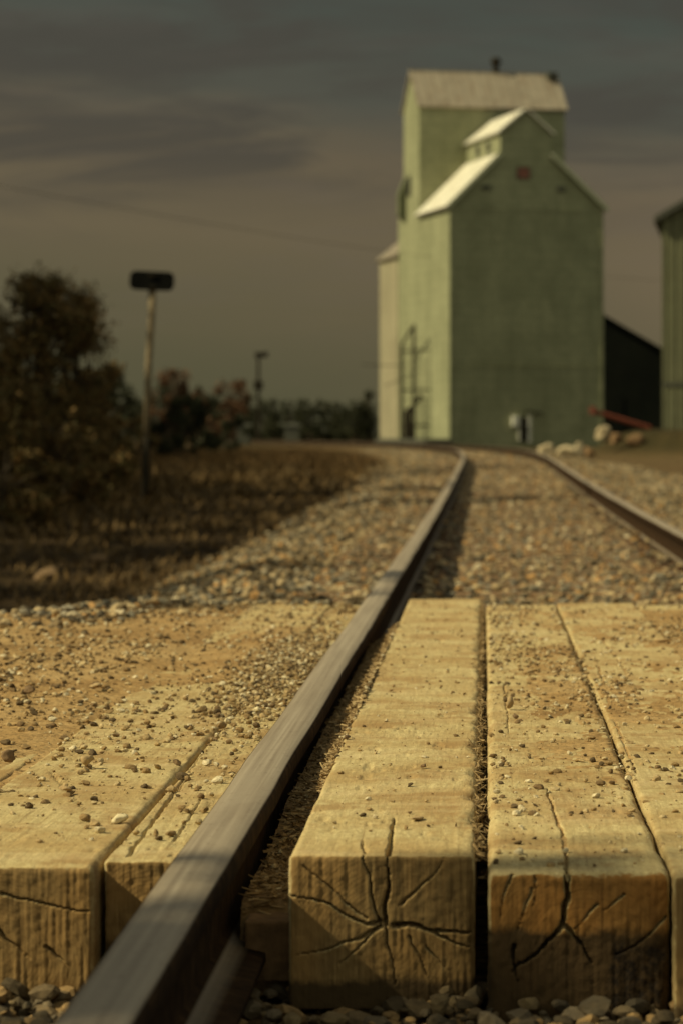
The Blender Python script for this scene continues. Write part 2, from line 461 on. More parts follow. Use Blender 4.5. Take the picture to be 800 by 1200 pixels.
# ------------------------------------------------------------------ ties
def tie_mesh():
    mb = MB(); mb.box(-1.27, 1.27, -.11, .11, -.17, .0)
    return mb
tie0 = None; ties = []
yv = 11.6; k = 0
while yv < 84:
    s = float(slope(yv))
    zt = .026 + float(rise(yv)); x = float(xc(yv)); rz = math.atan(-s) * 1.0
    near = yv < 34
    if tie0 is None:
        tie0 = empty('railway_tie')
        tb = tie_mesh().build('tie_beam', M_tie, tie0, bevel=.012)
        for sd in (-1, 1):
            pb = MB(); pb.box(sd * .7535 - .17, sd * .7535 + .17, -.09, .09, .001, .0065)
            for q in (-1, 1):
                for w in (-.062, .062):
                    xx = sd * .7535 + q * .082
                    pb.box(xx - .014, xx + .014, w - .012, w + .012, .0066, .026)
            pb.build('tie_plate', M_plate, tie0, bevel=.002)
        t = tie0
    else:
        t = tie0.copy(); C.objects.link(t)
        for ch in list(tie0.children):
            if ch.name.startswith('tie_plate') and not near: continue
            c = ch.copy(); C.objects.link(c); c.parent = t
    t.location = (x, yv + random.uniform(-.03, .03), zt)
    t.rotation_euler = (0, 0, -rz + random.uniform(-.015, .015))
    props(t, 'dark wooden cross tie half buried in ballast under the rails beyond the planks', 'railway tie', 'wooden ties under the track')
    yv += .56; k += 1

# ------------------------------------------------------------------ timbers
def polydist(px, pz, pts):
    d = np.full(px.shape, 9.0); tt = np.zeros(px.shape)
    L = 0; seg = []
    for a, b in zip(pts[:-1], pts[1:]):
        l = math.hypot(b[0] - a[0], b[1] - a[1]); seg.append((a, b, L, l)); L += l
    for a, b, l0, l in seg:
        dx, dz = b[0] - a[0], b[1] - a[1]
        t = np.clip(((px - a[0]) * dx + (pz - a[1]) * dz) / (l * l + 1e-12), 0, 1)
        q = np.hypot(px - a[0] - t * dx, pz - a[1] - t * dz)
        m = q < d
        d = np.where(m, q, d); tt = np.where(m, (l0 + t * l) / L, tt)
    return d, tt

def timber(label, x0, x1, y0, y1, ztop, h=.2, seed=0, endcracks=(), topcracks=(), res=.0018, rad=.010, rough=1.0, chip_right=0.0, chip_left=0.0, farend=True, yres=None, name='crossing_timber', parent=None, mat=None):
    y0 *= K; y1 *= K
    W = x1 - x0; cx = (x0 + x1) / 2
    nX = max(8, int(W / res)); nZ = max(8, int(h / res))
    ly = [0.0]; st = .003
    while ly[-1] < (y1 - y0):
        ly.append(ly[-1] + st); st = min(st * 1.12, yres or .016)
    ly[-1] = y1 - y0
    ly = np.array(ly)
    # perimeter: bottom skipped -> closed ring (top, right, bottom coarse ok)
    xs = np.linspace(-W / 2, W / 2, nX + 1); zs = np.linspace(0, h, nZ + 1)
    # cap grid
    CXg, CZg = np.meshgrid(xs, zs)            # (nZ+1, nX+1)
    cap = np.arange((nX + 1) * (nZ + 1)).reshape(nZ + 1, nX + 1)
    ring = list(cap[-1, :]) + list(cap[-2::-1, -1]) + list(cap[0, -2::-1]) + list(cap[1:-1, 0])
    ring = np.array(ring)
    capP = np.stack([CXg.ravel(), np.zeros(CXg.size), CZg.ravel()], -1)
    P = [capP]; nring = len(ring)
    for y in ly[1:]:
        q = capP[ring].copy(); q[:, 1] = y; P.append(q)
    base_last = len(capP) + (len(ly) - 2) * nring
    P = np.concatenate(P); n0 = len(P)
    F = [np.stack([cap[:-1, :-1].ravel(), cap[:-1, 1:].ravel(), cap[1:, 1:].ravel(), cap[1:, :-1].ravel()], -1)]
    idx0 = ring
    for k in range(1, len(ly)):
        idx1 = len(capP) + (k - 1) * nring + np.arange(nring)
        F.append(np.stack([idx0, np.roll(idx0, -1), np.roll(idx1, -1), idx1], -1)); idx0 = idx1
    # far cap : reuse grid vertices, coarse
    cap2P = capP.copy(); cap2P[:, 1] = ly[-1]
    P = np.concatenate([P, cap2P])
    c2 = cap + n0
    F.append(np.stack([c2[:-1, :-1].ravel(), c2[1:, :-1].ravel(), c2[1:, 1:].ravel(), c2[:-1, 1:].ravel()], -1))
    F = np.concatenate(F)
    X, Y, Z = P[:, 0].copy(), P[:, 1].copy(), P[:, 2].copy()
    Lx = y1 - y0
    wx, wy, wz = X + seed * 3.1, Y + seed * 1.7, Z + seed * .9
    r = rad * (1 + .55 * fbm(wx * 9, wy * 5, wz * 9, seed)) 
    if chip_right: r = r + chip_right * np.clip(fbm(0 * wx, wy * 8, 0 * wz, seed + 3, 5) + .8 * np.clip(vnoise(0 * wx, wy * 60, 0 * wz, seed + 6), 0, 1) ** 2 + .12, 0, 1) * (X > 0)
    if chip_left: r = r + chip_left * np.clip(fbm(0 * wx, wy * 7, 0 * wz, seed + 4, 5) + .1, 0, 1) * (X < 0)
    # rounding against inner box (not the bottom edge)
    ix = np.clip(X, -W / 2 + r, W / 2 - r); iy = np.clip(Y, r, Lx - r); iz = np.clip(Z, r * .3, h - r)
    dx, dy, dz = X - ix, Y - iy, Z - iz
    L = np.sqrt(dx * dx + dy * dy + dz * dz) + 1e-9
    rr = np.where((np.abs(dx) > 0) & ((np.abs(dy) > 0) | (np.abs(dz) > 0)) | (np.abs(dy) > 0) & (np.abs(dz) > 0), np.minimum(L, r), L)
    nxv, nyv, nzv = dx / L, dy / L, dz / L
    X, Y, Z = ix + nxv * rr, iy + nyv * rr, iz + nzv * rr
    # surface relief
    disp = .0022 * fbm(wx * 7, wy * 3, wz * 7, seed + 20) + .0011 * fbm(wx * 60, wy * 6, wz * 60, seed + 30, 3) + .0008 * fbm(wx * 110, wy * 70, wz * 110, seed + 40, 3)
    saw = .0010 * vnoise(wx * 210, wz * 14, 0, seed + 50) * (np.abs(nyv) > .7)
    pits = -.0035 * sstep((fbm(wx * 26, wy * 16, wz * 26, seed + 60, 3) - .38) / .2)
    disp = (disp + pits * (1 - .8 * (np.abs(nyv) > .7))) * rough + saw
    X += nxv * disp; Y += nyv * disp; Z += nzv * disp
    # end cracks
    capm = P[:, 1] < .07
    for (pts, w, dep) in endcracks:
        pts = [(a, b) for a, b in pts]
        px = P[:, 0] + .0020 * fbm(P[:, 0] * 90, P[:, 2] * 90, 0, seed + 70, 3) + .006 * fbm(P[:, 0] * 22, P[:, 2] * 22, 2, seed + 71, 2); pz = P[:, 2] + .0020 * fbm(P[:, 0] * 90, P[:, 2] * 90, 5, seed + 80, 3) + .006 * fbm(P[:, 0] * 22, P[:, 2] * 22, 7, seed + 81, 2)
        d, t = polydist(px, pz, pts)
        ww = w * .78 * (1 - .75 * t) 
        f = np.clip(1 - d / ww, 0, 1) ** .5
        Y += np.where(P[:, 1] < 1e-6, f * dep * 1.4 * (1 - .5 * t), 0)
    for (pts, w, dep) in topcracks:
        pts = [(a - cx, b - y0) for a, b in pts]
        px = P[:, 0] + .004 * fbm(P[:, 0] * 30, P[:, 1] * 22, 0, seed + 90, 4)
        d, t = polydist(px, P[:, 1] , pts)
        ww = w * (1 - .6 * t)
        f = np.clip(1 - d / ww, 0, 1) ** .6
        Z -= np.where(P[:, 2] > h - 1e-6, f * dep, 0)
    me = mesh_np(name, np.stack([X, Y, Z], -1), F, smooth=False)
    me.polygons.foreach_set('use_smooth', np.full(len(F), True))
    o = link(name, me, mat or M_timber, parent, loc=(cx, y0, ztop - h))
    props(o, label, 'timber', 'sawn timbers of the plank crossing')
    return o

# pixel (800x1200 photo) -> local (x, z) on an end face
def ef(x0, x1, y0, ztop, h, pts):
    cx = (x0 + x1) / 2; k = y0 / 1800
    return [((px - 568) * k - cx, CAMZ - (py - 511) * k - (ztop - h)) for px, py in pts]
def tp(ztop, pts):
    out = []
    for px, py in pts:
        Y = FX * (CAMZ - ztop) / (py - 511); out.append(((px - 568) * Y / FX, Y))
    return out
# the thick timber beside the rail
a = (-.266, -.014, 2.09, .19, .21)
E = lambda pts: ef(*a, pts)
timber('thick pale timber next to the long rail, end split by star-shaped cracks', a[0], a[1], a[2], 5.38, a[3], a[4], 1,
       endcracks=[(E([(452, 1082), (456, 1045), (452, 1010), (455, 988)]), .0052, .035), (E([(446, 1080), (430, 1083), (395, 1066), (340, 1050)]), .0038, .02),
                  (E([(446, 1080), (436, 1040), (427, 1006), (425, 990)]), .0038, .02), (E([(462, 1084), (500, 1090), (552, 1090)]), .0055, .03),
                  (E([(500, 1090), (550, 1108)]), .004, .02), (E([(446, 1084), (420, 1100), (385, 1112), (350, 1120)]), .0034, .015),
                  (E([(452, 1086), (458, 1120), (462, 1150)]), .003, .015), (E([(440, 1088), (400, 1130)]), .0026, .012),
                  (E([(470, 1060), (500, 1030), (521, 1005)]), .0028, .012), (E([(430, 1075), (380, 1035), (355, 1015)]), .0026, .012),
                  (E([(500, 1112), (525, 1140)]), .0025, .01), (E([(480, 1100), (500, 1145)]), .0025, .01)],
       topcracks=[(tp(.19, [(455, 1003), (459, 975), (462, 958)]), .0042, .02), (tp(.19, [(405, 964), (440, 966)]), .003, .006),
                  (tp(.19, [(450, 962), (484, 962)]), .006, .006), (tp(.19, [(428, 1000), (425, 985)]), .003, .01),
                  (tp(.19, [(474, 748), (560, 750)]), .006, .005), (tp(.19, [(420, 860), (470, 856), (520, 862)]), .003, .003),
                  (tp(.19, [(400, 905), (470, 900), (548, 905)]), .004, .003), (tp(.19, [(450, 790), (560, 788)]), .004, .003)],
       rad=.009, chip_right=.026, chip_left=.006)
a = (.004, .244, 2.035, .182, .21)
timber('broad timber with a jagged diagonal crack in its end and black rotten lower corner', a[0], a[1], a[2], 5.27, a[3], a[4], 2,
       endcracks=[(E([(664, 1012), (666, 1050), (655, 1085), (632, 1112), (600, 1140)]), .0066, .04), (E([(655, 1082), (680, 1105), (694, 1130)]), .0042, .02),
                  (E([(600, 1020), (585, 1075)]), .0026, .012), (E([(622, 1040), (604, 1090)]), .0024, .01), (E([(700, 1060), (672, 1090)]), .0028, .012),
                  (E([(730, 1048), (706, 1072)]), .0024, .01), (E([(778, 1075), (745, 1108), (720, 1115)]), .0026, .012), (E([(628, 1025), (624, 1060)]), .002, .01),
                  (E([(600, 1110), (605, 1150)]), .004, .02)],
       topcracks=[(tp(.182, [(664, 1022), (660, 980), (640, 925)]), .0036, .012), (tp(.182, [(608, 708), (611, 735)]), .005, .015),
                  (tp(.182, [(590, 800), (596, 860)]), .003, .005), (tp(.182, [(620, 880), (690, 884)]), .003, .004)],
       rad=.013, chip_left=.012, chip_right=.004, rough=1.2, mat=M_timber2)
def cr(z, *pl): return [(tp(z, pts), w, d) for pts, w, d in pl]
timber('dusty flat timber third from the long rail, running out at the right edge', .247, .512, 2.01, 5.3, .184, .21, 3,
       topcracks=cr(.184, ([(700, 780), (722, 850), (745, 905)], .003, .008), ([(690, 730), (735, 790)], .003, .006)), rad=.006, chip_left=.006, res=.0024)
timber('outermost dusty timber at the right edge of the planks', .517, .782, 2.04, 5.26, .18, .21, 4, rad=.009, res=.003)
timber('timber lying against the inner side of the right rail', .794, 1.03, 2.04, 5.3, .18, .21, 14, rad=.009, res=.004)
# left of the rail
timber('narrow grainy timber strip wedged against the left side of the long rail', -.522, -.418, 2.11, 4.32, .176, .155, 5,
       topcracks=[(tp(.176, [(150, 1003), (185, 955), (225, 905)]), .003, .012), (tp(.176, [(205, 985), (240, 930)]), .0025, .008), (tp(.176, [(180, 960), (262, 850)]), .0022, .007)], rad=.005, rough=1.3)
timber('short narrow timber continuing the strip at the far side of the crossing', -.522, -.418, 4.335, 5.3, .176, .155, 6, rad=.006, res=.0025)
a = (-.805, -.529, 2.08, .178, .21)
timber('wide gravel-strewn timber at the bottom left with vertical saw marks on its end', a[0], a[1], a[2], 4.30, a[3], a[4], 7,
       endcracks=[(E([(0, 1048), (60, 1060), (108, 1070)]), .0026, .012), (E([(0, 1090), (35, 1125)]), .003, .015), (E([(52, 1110), (80, 1135)]), .003, .012)],
       topcracks=[(tp(.178, [(75, 858), (122, 872)]), .005, .008), (tp(.178, [(60, 905), (100, 950)]), .003, .006)], rad=.010, chip_right=.012)
timber('squarish timber end piece behind a cross joint, far left side of the crossing', -.805, -.531, 4.32, 5.32, .178, .21, 8, rad=.009, res=.003)
timber('half-buried timber along the left edge of the crossing', -1.08, -.817, 2.08, 4.3, .176, .21, 9, rad=.009, res=.004)
timber('far half-buried timber touching the ballast at upper left of the crossing', -1.08, -.817, 4.32, 5.3, .174, .21, 10, rad=.009, res=.004)
# spacer block under the flangeway dirt
o = timber('low dark spacer block between the long rail and the thick timber', -.335, -.27, 2.14, 2.5, .085, .085, 12, rad=.005, res=.003, name='spacer_block', mat=M_tie)
o['category'] = 'block'; del o['group']

# ------------------------------------------------------------------ dirt sheets
def sheet(name, x0, x1, y0, y1, res, zf, mat, mask=None, kind='structure'):
    nx = int((x1 - x0) / res) + 1; ny = int((y1 - y0) / res * 1.5) + 1
    X, Y = np.meshgrid(np.linspace(x0, x1, nx), np.linspace(y0, y1, ny))
    Z = zf(X, Y)
    V = np.stack([X, Y * K, Z], -1).reshape(-1, 3)
    i, j = np.meshgrid(np.arange(nx - 1), np.arange(ny - 1)); b = (j * nx + i).ravel()
    Fq = np.stack([b, b + 1, b + nx + 1, b + nx], -1)
    if mask is not None:
        cxy = V[Fq].mean(axis=1); Fq = Fq[~mask(cxy[:, 0], cxy[:, 1] / K)]
    me = mesh_np(name, V, Fq, smooth=True)
    o = link(name, me, mat); o['kind'] = kind; return o
def road_left(X, Y):
    base = .1765 + .0045 * fbm(X * 5, Y * 4, 0, 31, 5) + .0035 * fbm(X * 30, Y * 22, 0, 32, 4) + .0012 * fbm(X * 90, Y * 70, 0, 34, 2)
    base += .012 * sstep((-.95 - X) / .35) + .006 * sstep((-.78 - X) / .1) * sstep((Y - 2.5) / .6)
    # heap covering the middle joints
    base += .012 * np.exp(-((Y - 4.0 - .3 * fbm(X * 3, 0 * Y, 0, 33)) / .55) ** 2) * sstep((-X - .45) / .2) - .0035
    # gap line next to filler
    base -= .10 * np.exp(-((X + .5255) / .010) ** 2) * (1 - .75 * np.exp(-((Y - 3.75) / .45) ** 2))
    base -= .12 * sstep((2.2 - Y + .04 * fbm(X * 10, 0 * Y, 0, 35)) / .12)
    base -= .25 * sstep((Y - 5.36 + .45 * sstep((-1.0 - X) / .5) - .30 * fbm(X * 2.2, Y * .5, 0, 36)) / .55)
    base -= .025 * sstep((X + .545) / .02) * sstep((3.35 + .15 * fbm(X * 9, Y * 3, 0, 37) - Y) / .2) + .010 * sstep((2.55 + .2 * fbm(X * 6, Y * 3, 0, 38) - Y) / .3)
    edge = sstep((X + .47) / .04)
    base -= .03 * edge
    return base
sheet('dirt_road', -4.5, -.425, 2.12, 5.95, .0085, road_left, M_dirt, mask=lambda x, y: ((x > -.548) & (y < 3.3)) | ((np.abs(x + .5255) < .010) & (y > 4.05)) | ((x > -.84) & (y < 2.45)))
def road_right(X, Y):
    return .168 + .006 * fbm(X * 4, Y * 3, 0, 45, 5) + .004 * fbm(X * 28, Y * 20, 0, 46, 4) - .05 * sstep((1.26 - X) / .06) - .18 * sstep((2.2 - Y) / .2) - .22 * sstep((Y - 5.2 - .3 * fbm(X * 2, Y * .5, 0, 47)) / .5)
sheet('dirt_road', 1.19, 4.6, 2.0, 5.9, .02, road_right, M_dirt)
def fill_r(X, Y):   # thin dust over the timbers inside the gauge
    return .1800 + .0042 * fbm(X * 7, Y * 4, 0, 41, 5) + .0028 * fbm(X * 35, Y * 25, 0, 42, 4) + .0035 * sstep((X - .03) / .1) * sstep((Y - 2.3) / .6) - .0022 * sstep((.3 - X) / .2) - .0005 + .0012 * fbm(X * 90, Y * 70, 0, 43, 2) \
        - .09 * sstep((2.16 - Y) / .10) - .09 * sstep((Y - 5.1) / .15) - .06 * sstep((.03 - X) / .02) - .03 * np.exp(-((X - .2455) / .004) ** 2)
sheet('dirt_patch', .01, 1.05, 2.1, 5.25, .009, fill_r, M_dirt)
def flange(X, Y):
    t = np.clip((X + .335) / .066, 0, 1.1)
    z = .100 + .010 * fbm(X * 14, Y * 6, 0, 51) + .006 * fbm(X * 70, Y * 50, 0, 52) + .025 * sstep((Y - 2.35) / .5) + .058 * t ** 1.6 * sstep((Y - 2.3 - .2 * fbm(0 * X, Y * 3, 0, 53)) / .6)
    return z - .12 * sstep((2.19 - Y) / .05) - .13 * sstep((Y - 4.65) / .3)
sheet('flangeway_fill', -.345, -.262, 2.13, 5.2, .006, flange, M_fill)

# ------------------------------------------------------------------ rocks
def ico(sub):
    import bmesh
    bm = bmesh.new(); bmesh.ops.create_icosphere(bm, subdivisions=sub, radius=1)
    v = np.array([x.co[:] for x in bm.verts]); f = np.array([[x.index for x in p.verts] for p in bm.faces]); bm.free()
    return v, f
I1, I2, I3 = ico(1), ico(2), ico(3)
def rotm(n):
    q = RNG.normal(size=(n, 4)); q /= np.linalg.norm(q, axis=1)[:, None]
    w, x, y, z = q.T
    return np.stack([1 - 2 * (y * y + z * z), 2 * (x * y - z * w), 2 * (x * z + y * w), 2 * (x * y + z * w), 1 - 2 * (x * x + z * z), 2 * (y * z - x * w),
                     2 * (x * z - y * w), 2 * (y * z + x * w), 1 - 2 * (x * x + y * y)], -1).reshape(n, 3, 3)
def variants(ic, n, seed, jag=.28):
    v, f = ic; out = []
    for k in range(n):
        r = np.ones(len(v))
        # cut by random planes -> faceted stones
        for _ in range(9):
            d = RNG.normal(size=3); d /= np.linalg.norm(d); c = RNG.uniform(.42, .82)
            p = v @ d; r = np.where(p * r > c, np.minimum(r, c / np.maximum(p, 1e-3)), r)
        r = r * (1 + jag * .35 * fbm(v[:, 0] * 2 + k, v[:, 1] * 2, v[:, 2] * 2, seed, 2))
        out.append(v * r[:, None])
    return np.array(out)
V1, V2, V3 = variants(I1, 24, 61), variants(I2, 20, 62), variants(I3, 12, 63, .4)
def rocks(name, P, rad, ic, var, mat, flat=.7, smooth=False):
    n = len(P)
    k = RNG.integers(0, len(var), n)
    v = var[k] * RNG.uniform(.65, 1.25, (n, 1, 3))
    Rm = rotm(n)
    v = np.einsum('nij,nkj->nki', Rm, v)
    v[:, :, 2] *= flat
    v = v * rad[:, None, None] + P[:, None, :]
    nv = var.shape[1]; f = ic[1]
    F = (f[None] + (np.arange(n) * nv)[:, None, None]).reshape(-1, 3)
    me = mesh_np(name, v.reshape(-1, 3), F, smooth=smooth)
    return link(name, me, mat)
def scatter(y0, y1, dens, rmin, rmax, extraL=.8, extraR=1.3, dl=-2.5, dr=3.4):
    A = (y1 - y0) * 12
    n = int(A * dens)
    Y = RNG.uniform(y0, y1, n); X = RNG.uniform(-8, 4, n)
    Yn = Y * K
    X = X + xc(Yn) - TC
    d = dlat(X, Yn)
    m = (X > -.3156 * Y - extraL) & (X < .1289 * Y + extraR) & (d > dl) & (d < dr)
    # thin out on the outer left shoulder, in patches
    m &= (RNG.uniform(0, 1, n) < 1 - .85 * sstep((-d - 1.7 - .3 * fbm(X * 1.1, Y * .9, 0, 72)) / .8))
    X, Y, d = X[m], Yn[m], d[m]
    # keep rail clear
    k = np.minimum(np.abs(d - .7535), np.abs(d + .7535)) > .045
    X, Y, d = X[k], Y[k], d[k]
    r = rmin + (rmax - rmin) * RNG.uniform(0, 1, len(X)) ** 1.8
    # shallower near the rails' inner side, heaped between ties
    z = ground_z(X, Y) + .030 + r * .25 + RNG.uniform(-.008, .028, len(X)) + .026 * np.exp(-((np.abs(d) - .7535) / .11) ** 2)
    ti = np.abs(((Y - 11.6) / .56 + .5) % 1 - .5) * .56      # thinner over the tie tops, in patches
    kk = (ti > .12) | (RNG.uniform(0, 1, len(X)) < np.where(Y < 17, .30, .72) + np.where(Y < 17, .70, .28) * sstep((fbm(X * 1.3, Y * .9, 0, 74) + .12) / .25)) | (np.abs(d) > 1.2)
    return np.stack([X, Y, z], -1)[kk], r[kk]
PA, RA = scatter(5.35, 8.5, 1000, .010, .032)
PB, RB = scatter(8.5, 15, 620, .013, .035)
PC, RC = scatter(15, 28, 300, .018, .04)
def verge():
    n = 9000; X = RNG.uniform(-2.6, -.46, n); Y = RNG.uniform(4.3, 5.9, n)
    keep = RNG.uniform(0, 1, n) < sstep((Y - 4.75 - .35 * fbm(X * 2.2, Y * .6, 0, 77) + .25 * (X < -1.1)) / .75)
    keep &= ~((X > -1.08) & (Y < 5.3) & (RNG.uniform(0, 1, n) < .9))
    X, Y = X[keep], Y[keep]; r = .006 + .022 * RNG.uniform(0, 1, len(X)) ** 2.5
    z = np.maximum(road_left(X, Y), ground_z(X, Y * K)) + r * .35
    return np.stack([X, Y * K, z], -1), r
PV, RV = verge()
PD, RD = scatter(28, 60, 110, .025, .045, dl=-2.8, dr=3.0)
o = rocks('ballast', np.concatenate([PB, PC, PD]), np.concatenate([RB, RC, RD]), I1, V1, M_ballast)
props(o, 'crushed stone ballast filling and flanking the curving track', 'ballast', kind='stuff')
o = rocks('ballast', np.concatenate([PA, PV]), np.concatenate([RA, RV]), I2, V2, M_ballast)
props(o, 'crushed stone ballast just behind the plank crossing', 'ballast', kind='stuff')
# larger golden stones left of the rail behind crossing
# front gravel below the timber ends
n = 16000
Y = RNG.uniform(2.2, 4.3, n); X = RNG.uniform(-1.2, 1.1, n)
m = (np.abs(X + .3755) > .045) & (np.abs(X - 1.13) > .05)
X, Y = X[m], Y[m]
r = .007 + .020 * RNG.uniform(0, 1, len(X)) ** 2.5
z = -.016 + RNG.uniform(-.012, .022, len(X)) + r * .3 - .03 * np.exp(-((X + .2) / .14) ** 2)
o = rocks('front_gravel', np.stack([X, Y, z], -1), r, I2, V2, M_darkgravel, smooth=False)
props(o, 'dark gravel in front of the cut timber ends at the bottom', 'gravel', kind='stuff')
# pebbles over the crossing
def pebbles():
    Ps = []; Rs = []
    def add(X, Y, Z, r): Ps.append(np.stack([X, Y, Z], -1)); Rs.append(r)
    # left dirt: dense
    n = 75000; X = RNG.uniform(-2.9, -.43, n); Y = RNG.uniform(2.2, 5.5, n)
    w = .35 + .65 * sstep((fbm(X * 3, Y * 2.2, 0, 81) + .25) / .5) + .5 * np.exp(-((Y - 3.8) / .4) ** 2) * (X > -.62)
    w *= .45 + .55 * sstep((Y - 2.7) / .8)
    m = (RNG.uniform(0, 1, n) < w) & (X > -.3156 * Y - .95)
    X, Y = X[m], Y[m]; r = .0012 + .0100 * RNG.uniform(0, 1, len(X)) ** 5.5
    z = np.maximum(road_left(X, Y), np.where((X > -.805) & (X < -.542) | (X > -.522), .178, 0)) + r * .35
    add(X, Y, z, r)
    # heap of grit between filler and rail
    n = 6500; X = RNG.normal(-.50, .055, n); Y = RNG.normal(3.85, .33, n); m = (X < -.42) & (X > -.70)
    X, Y = X[m], Y[m]; r = .0012 + .0075 * RNG.uniform(0, 1, len(X)) ** 3.5
    add(X, Y, .179 + r * .4 + .012 * np.exp(-((Y - 3.85) / .3) ** 2) * RNG.uniform(0, 1, len(X)), r)
    # in the gap line
    n = 700; X = RNG.normal(-.526, .003, n); Y = RNG.uniform(2.15, 5.2, n); r = .002 + .006 * RNG.uniform(0, 1, n) ** 2
    add(X, Y, .135 + .03 * sstep((Y - 2.2) / 1.2) + RNG.uniform(0, .012, n), r)
    # inside gauge on timbers 2..4
    n = 36000; X = RNG.uniform(.012, 1.0, n); Y = RNG.uniform(2.06, 5.25, n)
    w = .22 + .78 * sstep((fbm(X * 4, Y * 2, 0, 83) + .1) / .45) * sstep((Y - 2.25) / .5)
    w *= 1 + .8 * np.exp(-((X - .06) / .05) ** 2)
    m = RNG.uniform(0, 1, n) < w; X, Y = X[m], Y[m]; r = .0012 + .0080 * RNG.uniform(0, 1, len(X)) ** 6
    add(X, Y, np.maximum(fill_r(X, Y), .1825) + r * .3, r)
    n = 9000; X = RNG.uniform(1.22, 2.6, n); Y = RNG.uniform(2.2, 5.3, n); r = .0012 + .0085 * RNG.uniform(0, 1, n) ** 5; add(X, Y, road_right(X, Y) + r * .3, r)
    # sparse on timber 1
    n = 900; X = RNG.uniform(-.25, -.03, n); Y = RNG.uniform(2.15, 5.3, n); r = .0010 + .0055 * RNG.uniform(0, 1, n) ** 5
    add(X, Y, .1905 + r * .3, r)
    # gap 1-2
    n = 700; X = RNG.normal(-.004, .006, n); Y = RNG.uniform(2.3, 5.2, n); r = .002 + .004 * RNG.uniform(0, 1, n) ** 2
    add(X, Y, .125 + RNG.uniform(0, .03, n), r)
    # flangeway
    n = 4500; X = -.262 - .073 * RNG.uniform(0, 1, n) ** 1.4; Y = RNG.uniform(2.2, 4.9, n); r = .0015 + .006 * RNG.uniform(0, 1, n) ** 3
    add(X, Y, flange(X, Y) + r * .4, r)
    # foot of left rail, left side, beyond the crossing
    P = np.concatenate(Ps); P[:, 1] *= K
    return P, np.concatenate(Rs)
P, r = pebbles()
big = r > .0045
o = rocks('crossing_grit', P[~big], r[~big], I1, V1, M_pebble, smooth=False)
props(o, 'fine grit and small pebbles strewn over the timbers', 'grit', kind='stuff')
o = rocks('crossing_pebbles', P[big], r[big], I2, V2, M_pebble, smooth=False)
props(o, 'scattered pebbles lying on the timbers and dirt', 'pebbles', kind='stuff')
# slivers of wood
def chips(name, X, Y, Z, ln, wd, up, mat):
    n = len(X); a = RNG.uniform(0, 2 * np.pi, n); e = RNG.normal(0, up, n)
    d = np.stack([np.cos(a) * np.cos(e), np.sin(a) * np.cos(e), np.sin(e)], -1)
    s = np.cross(d, RNG.normal(size=(n, 3))); s /= np.linalg.norm(s, axis=1)[:, None]
    t = np.cross(d, s)
    Pc = np.stack([X, Y, Z], -1); q = []
    for i, (u, v, w) in enumerate([(-1, -1, 0), (-1, 1, 0), (1, .35, 0), (1, -.35, 0), (-.6, 0, .7), (.6, 0, .5)]):
        q.append(Pc + d * (u * ln / 2)[:, None] + s * (v * wd / 2)[:, None] + t * (w * wd / 2)[:, None])
    V = np.stack(q, 1).reshape(-1, 3)
    f = np.array([[0, 1, 2], [0, 2, 3], [0, 4, 1], [1, 4, 5], [1, 5, 2], [2, 5, 3], [3, 5, 4], [3, 4, 0]])
    F = (f[None] + (np.arange(n) * 6)[:, None, None]).reshape(-1, 3)
    return link(name, mesh_np(name, V, F), mat)
n = 4200
X = RNG.uniform(-.337, -.265, n); Y = RNG.uniform(2.16, 4.7, n)
o = chips('wood_chips', X, Y * K, flange(X, Y) + .004, RNG.uniform(.006, .038, n), RNG.uniform(.002, .006, n), .25, M_chip)
props(o, 'broken wood chips littering the groove between the rail and the thick timber', 'wood chips', kind='stuff')
n = 2600
X = np.where(RNG.uniform(0, 1, n) < .75, RNG.normal(-.013, .005, n), RNG.normal(.006, .004, n)); Y = RNG.uniform(2.12, 5.3, n)
o = chips('splinters', X, Y * K, .183 + RNG.normal(-.006, .007, n) - .02 * (X > -.006), RNG.uniform(.006, .028, n), RNG.uniform(.001, .0035, n), .5, M_chip)
props(o, 'frayed splinters along the broken edge between the two big timbers', 'splinters', kind='stuff')
# single notable stones, placed by their spot on the boards
def stone(px, py, z, size, mat, label, sq=(1, 1, .7), name='stone'):
    Y = FX * (CAMZ - z) / (py - 511); X = (px - 568) * Y / FX
    v = V3[RNG.integers(0, len(V3))].copy() * np.array(sq) * size
    th = RNG.uniform(0, 6.28); c, s = math.cos(th), math.sin(th)
    v = v @ np.array([[c, s, 0], [-s, c, 0], [0, 0, 1]])
    v[:, 2] -= v[:, 2].min() + .001
    o = link(name, mesh_np(name, v, I3[1], smooth=True), mat, loc=(X, Y, z))
    return props(o, label, 'stone', 'single stones lying on the boards')
M_pale = plain_mat('pale_pebble', (.62, .52, .31), .8, 0, .25, 60)
M_tan = plain_mat('tan_pebble', (.36, .25, .12), .9, 0, .35, 90)
M_brownst = plain_mat('brown_pebble', (.17, .105, .05), .9, 0, .4, 90)
stone(141, 966, .176, .012, M_pale, 'pale cream stone wedged in the joint beside the narrow strip', (1.3, .8, .8))
stone(103, 896, .186, .0125, M_tan, 'squarish brown stone standing on the wide left timber', (1, 1, 1))
stone(78, 926, .186, .010, M_tan, 'flat stone with a pale facet near the bottom left corner of the boards', (1.3, 1, .6))
stone(10, 893, .190, .014, M_brownst, 'brown stone at the left edge of the picture on the dirt', (1.2, .9, .8))
stone(34, 812, .195, .014, M_brownst, 'dark low stone at far left of the dirt road', (1.3, 1, .6))
stone(112, 806, .192, .017, M_tan, 'flattish rounded stone in the middle of the left dirt', (1.4, .9, .45))
stone(250, 867, .179, .009, M_brownst, 'small dark flat stone on the narrow strip by the rail', (1.4, .8, .5))
stone(300, 834, .182, .010, M_pale, 'pale rounded stone next to the left side of the rail', (1, .9, .8))
stone(487, 830, .190, .0115, M_tan, 'small tan stone on the middle of the thick timber', (1, 1, .7)) if False else None
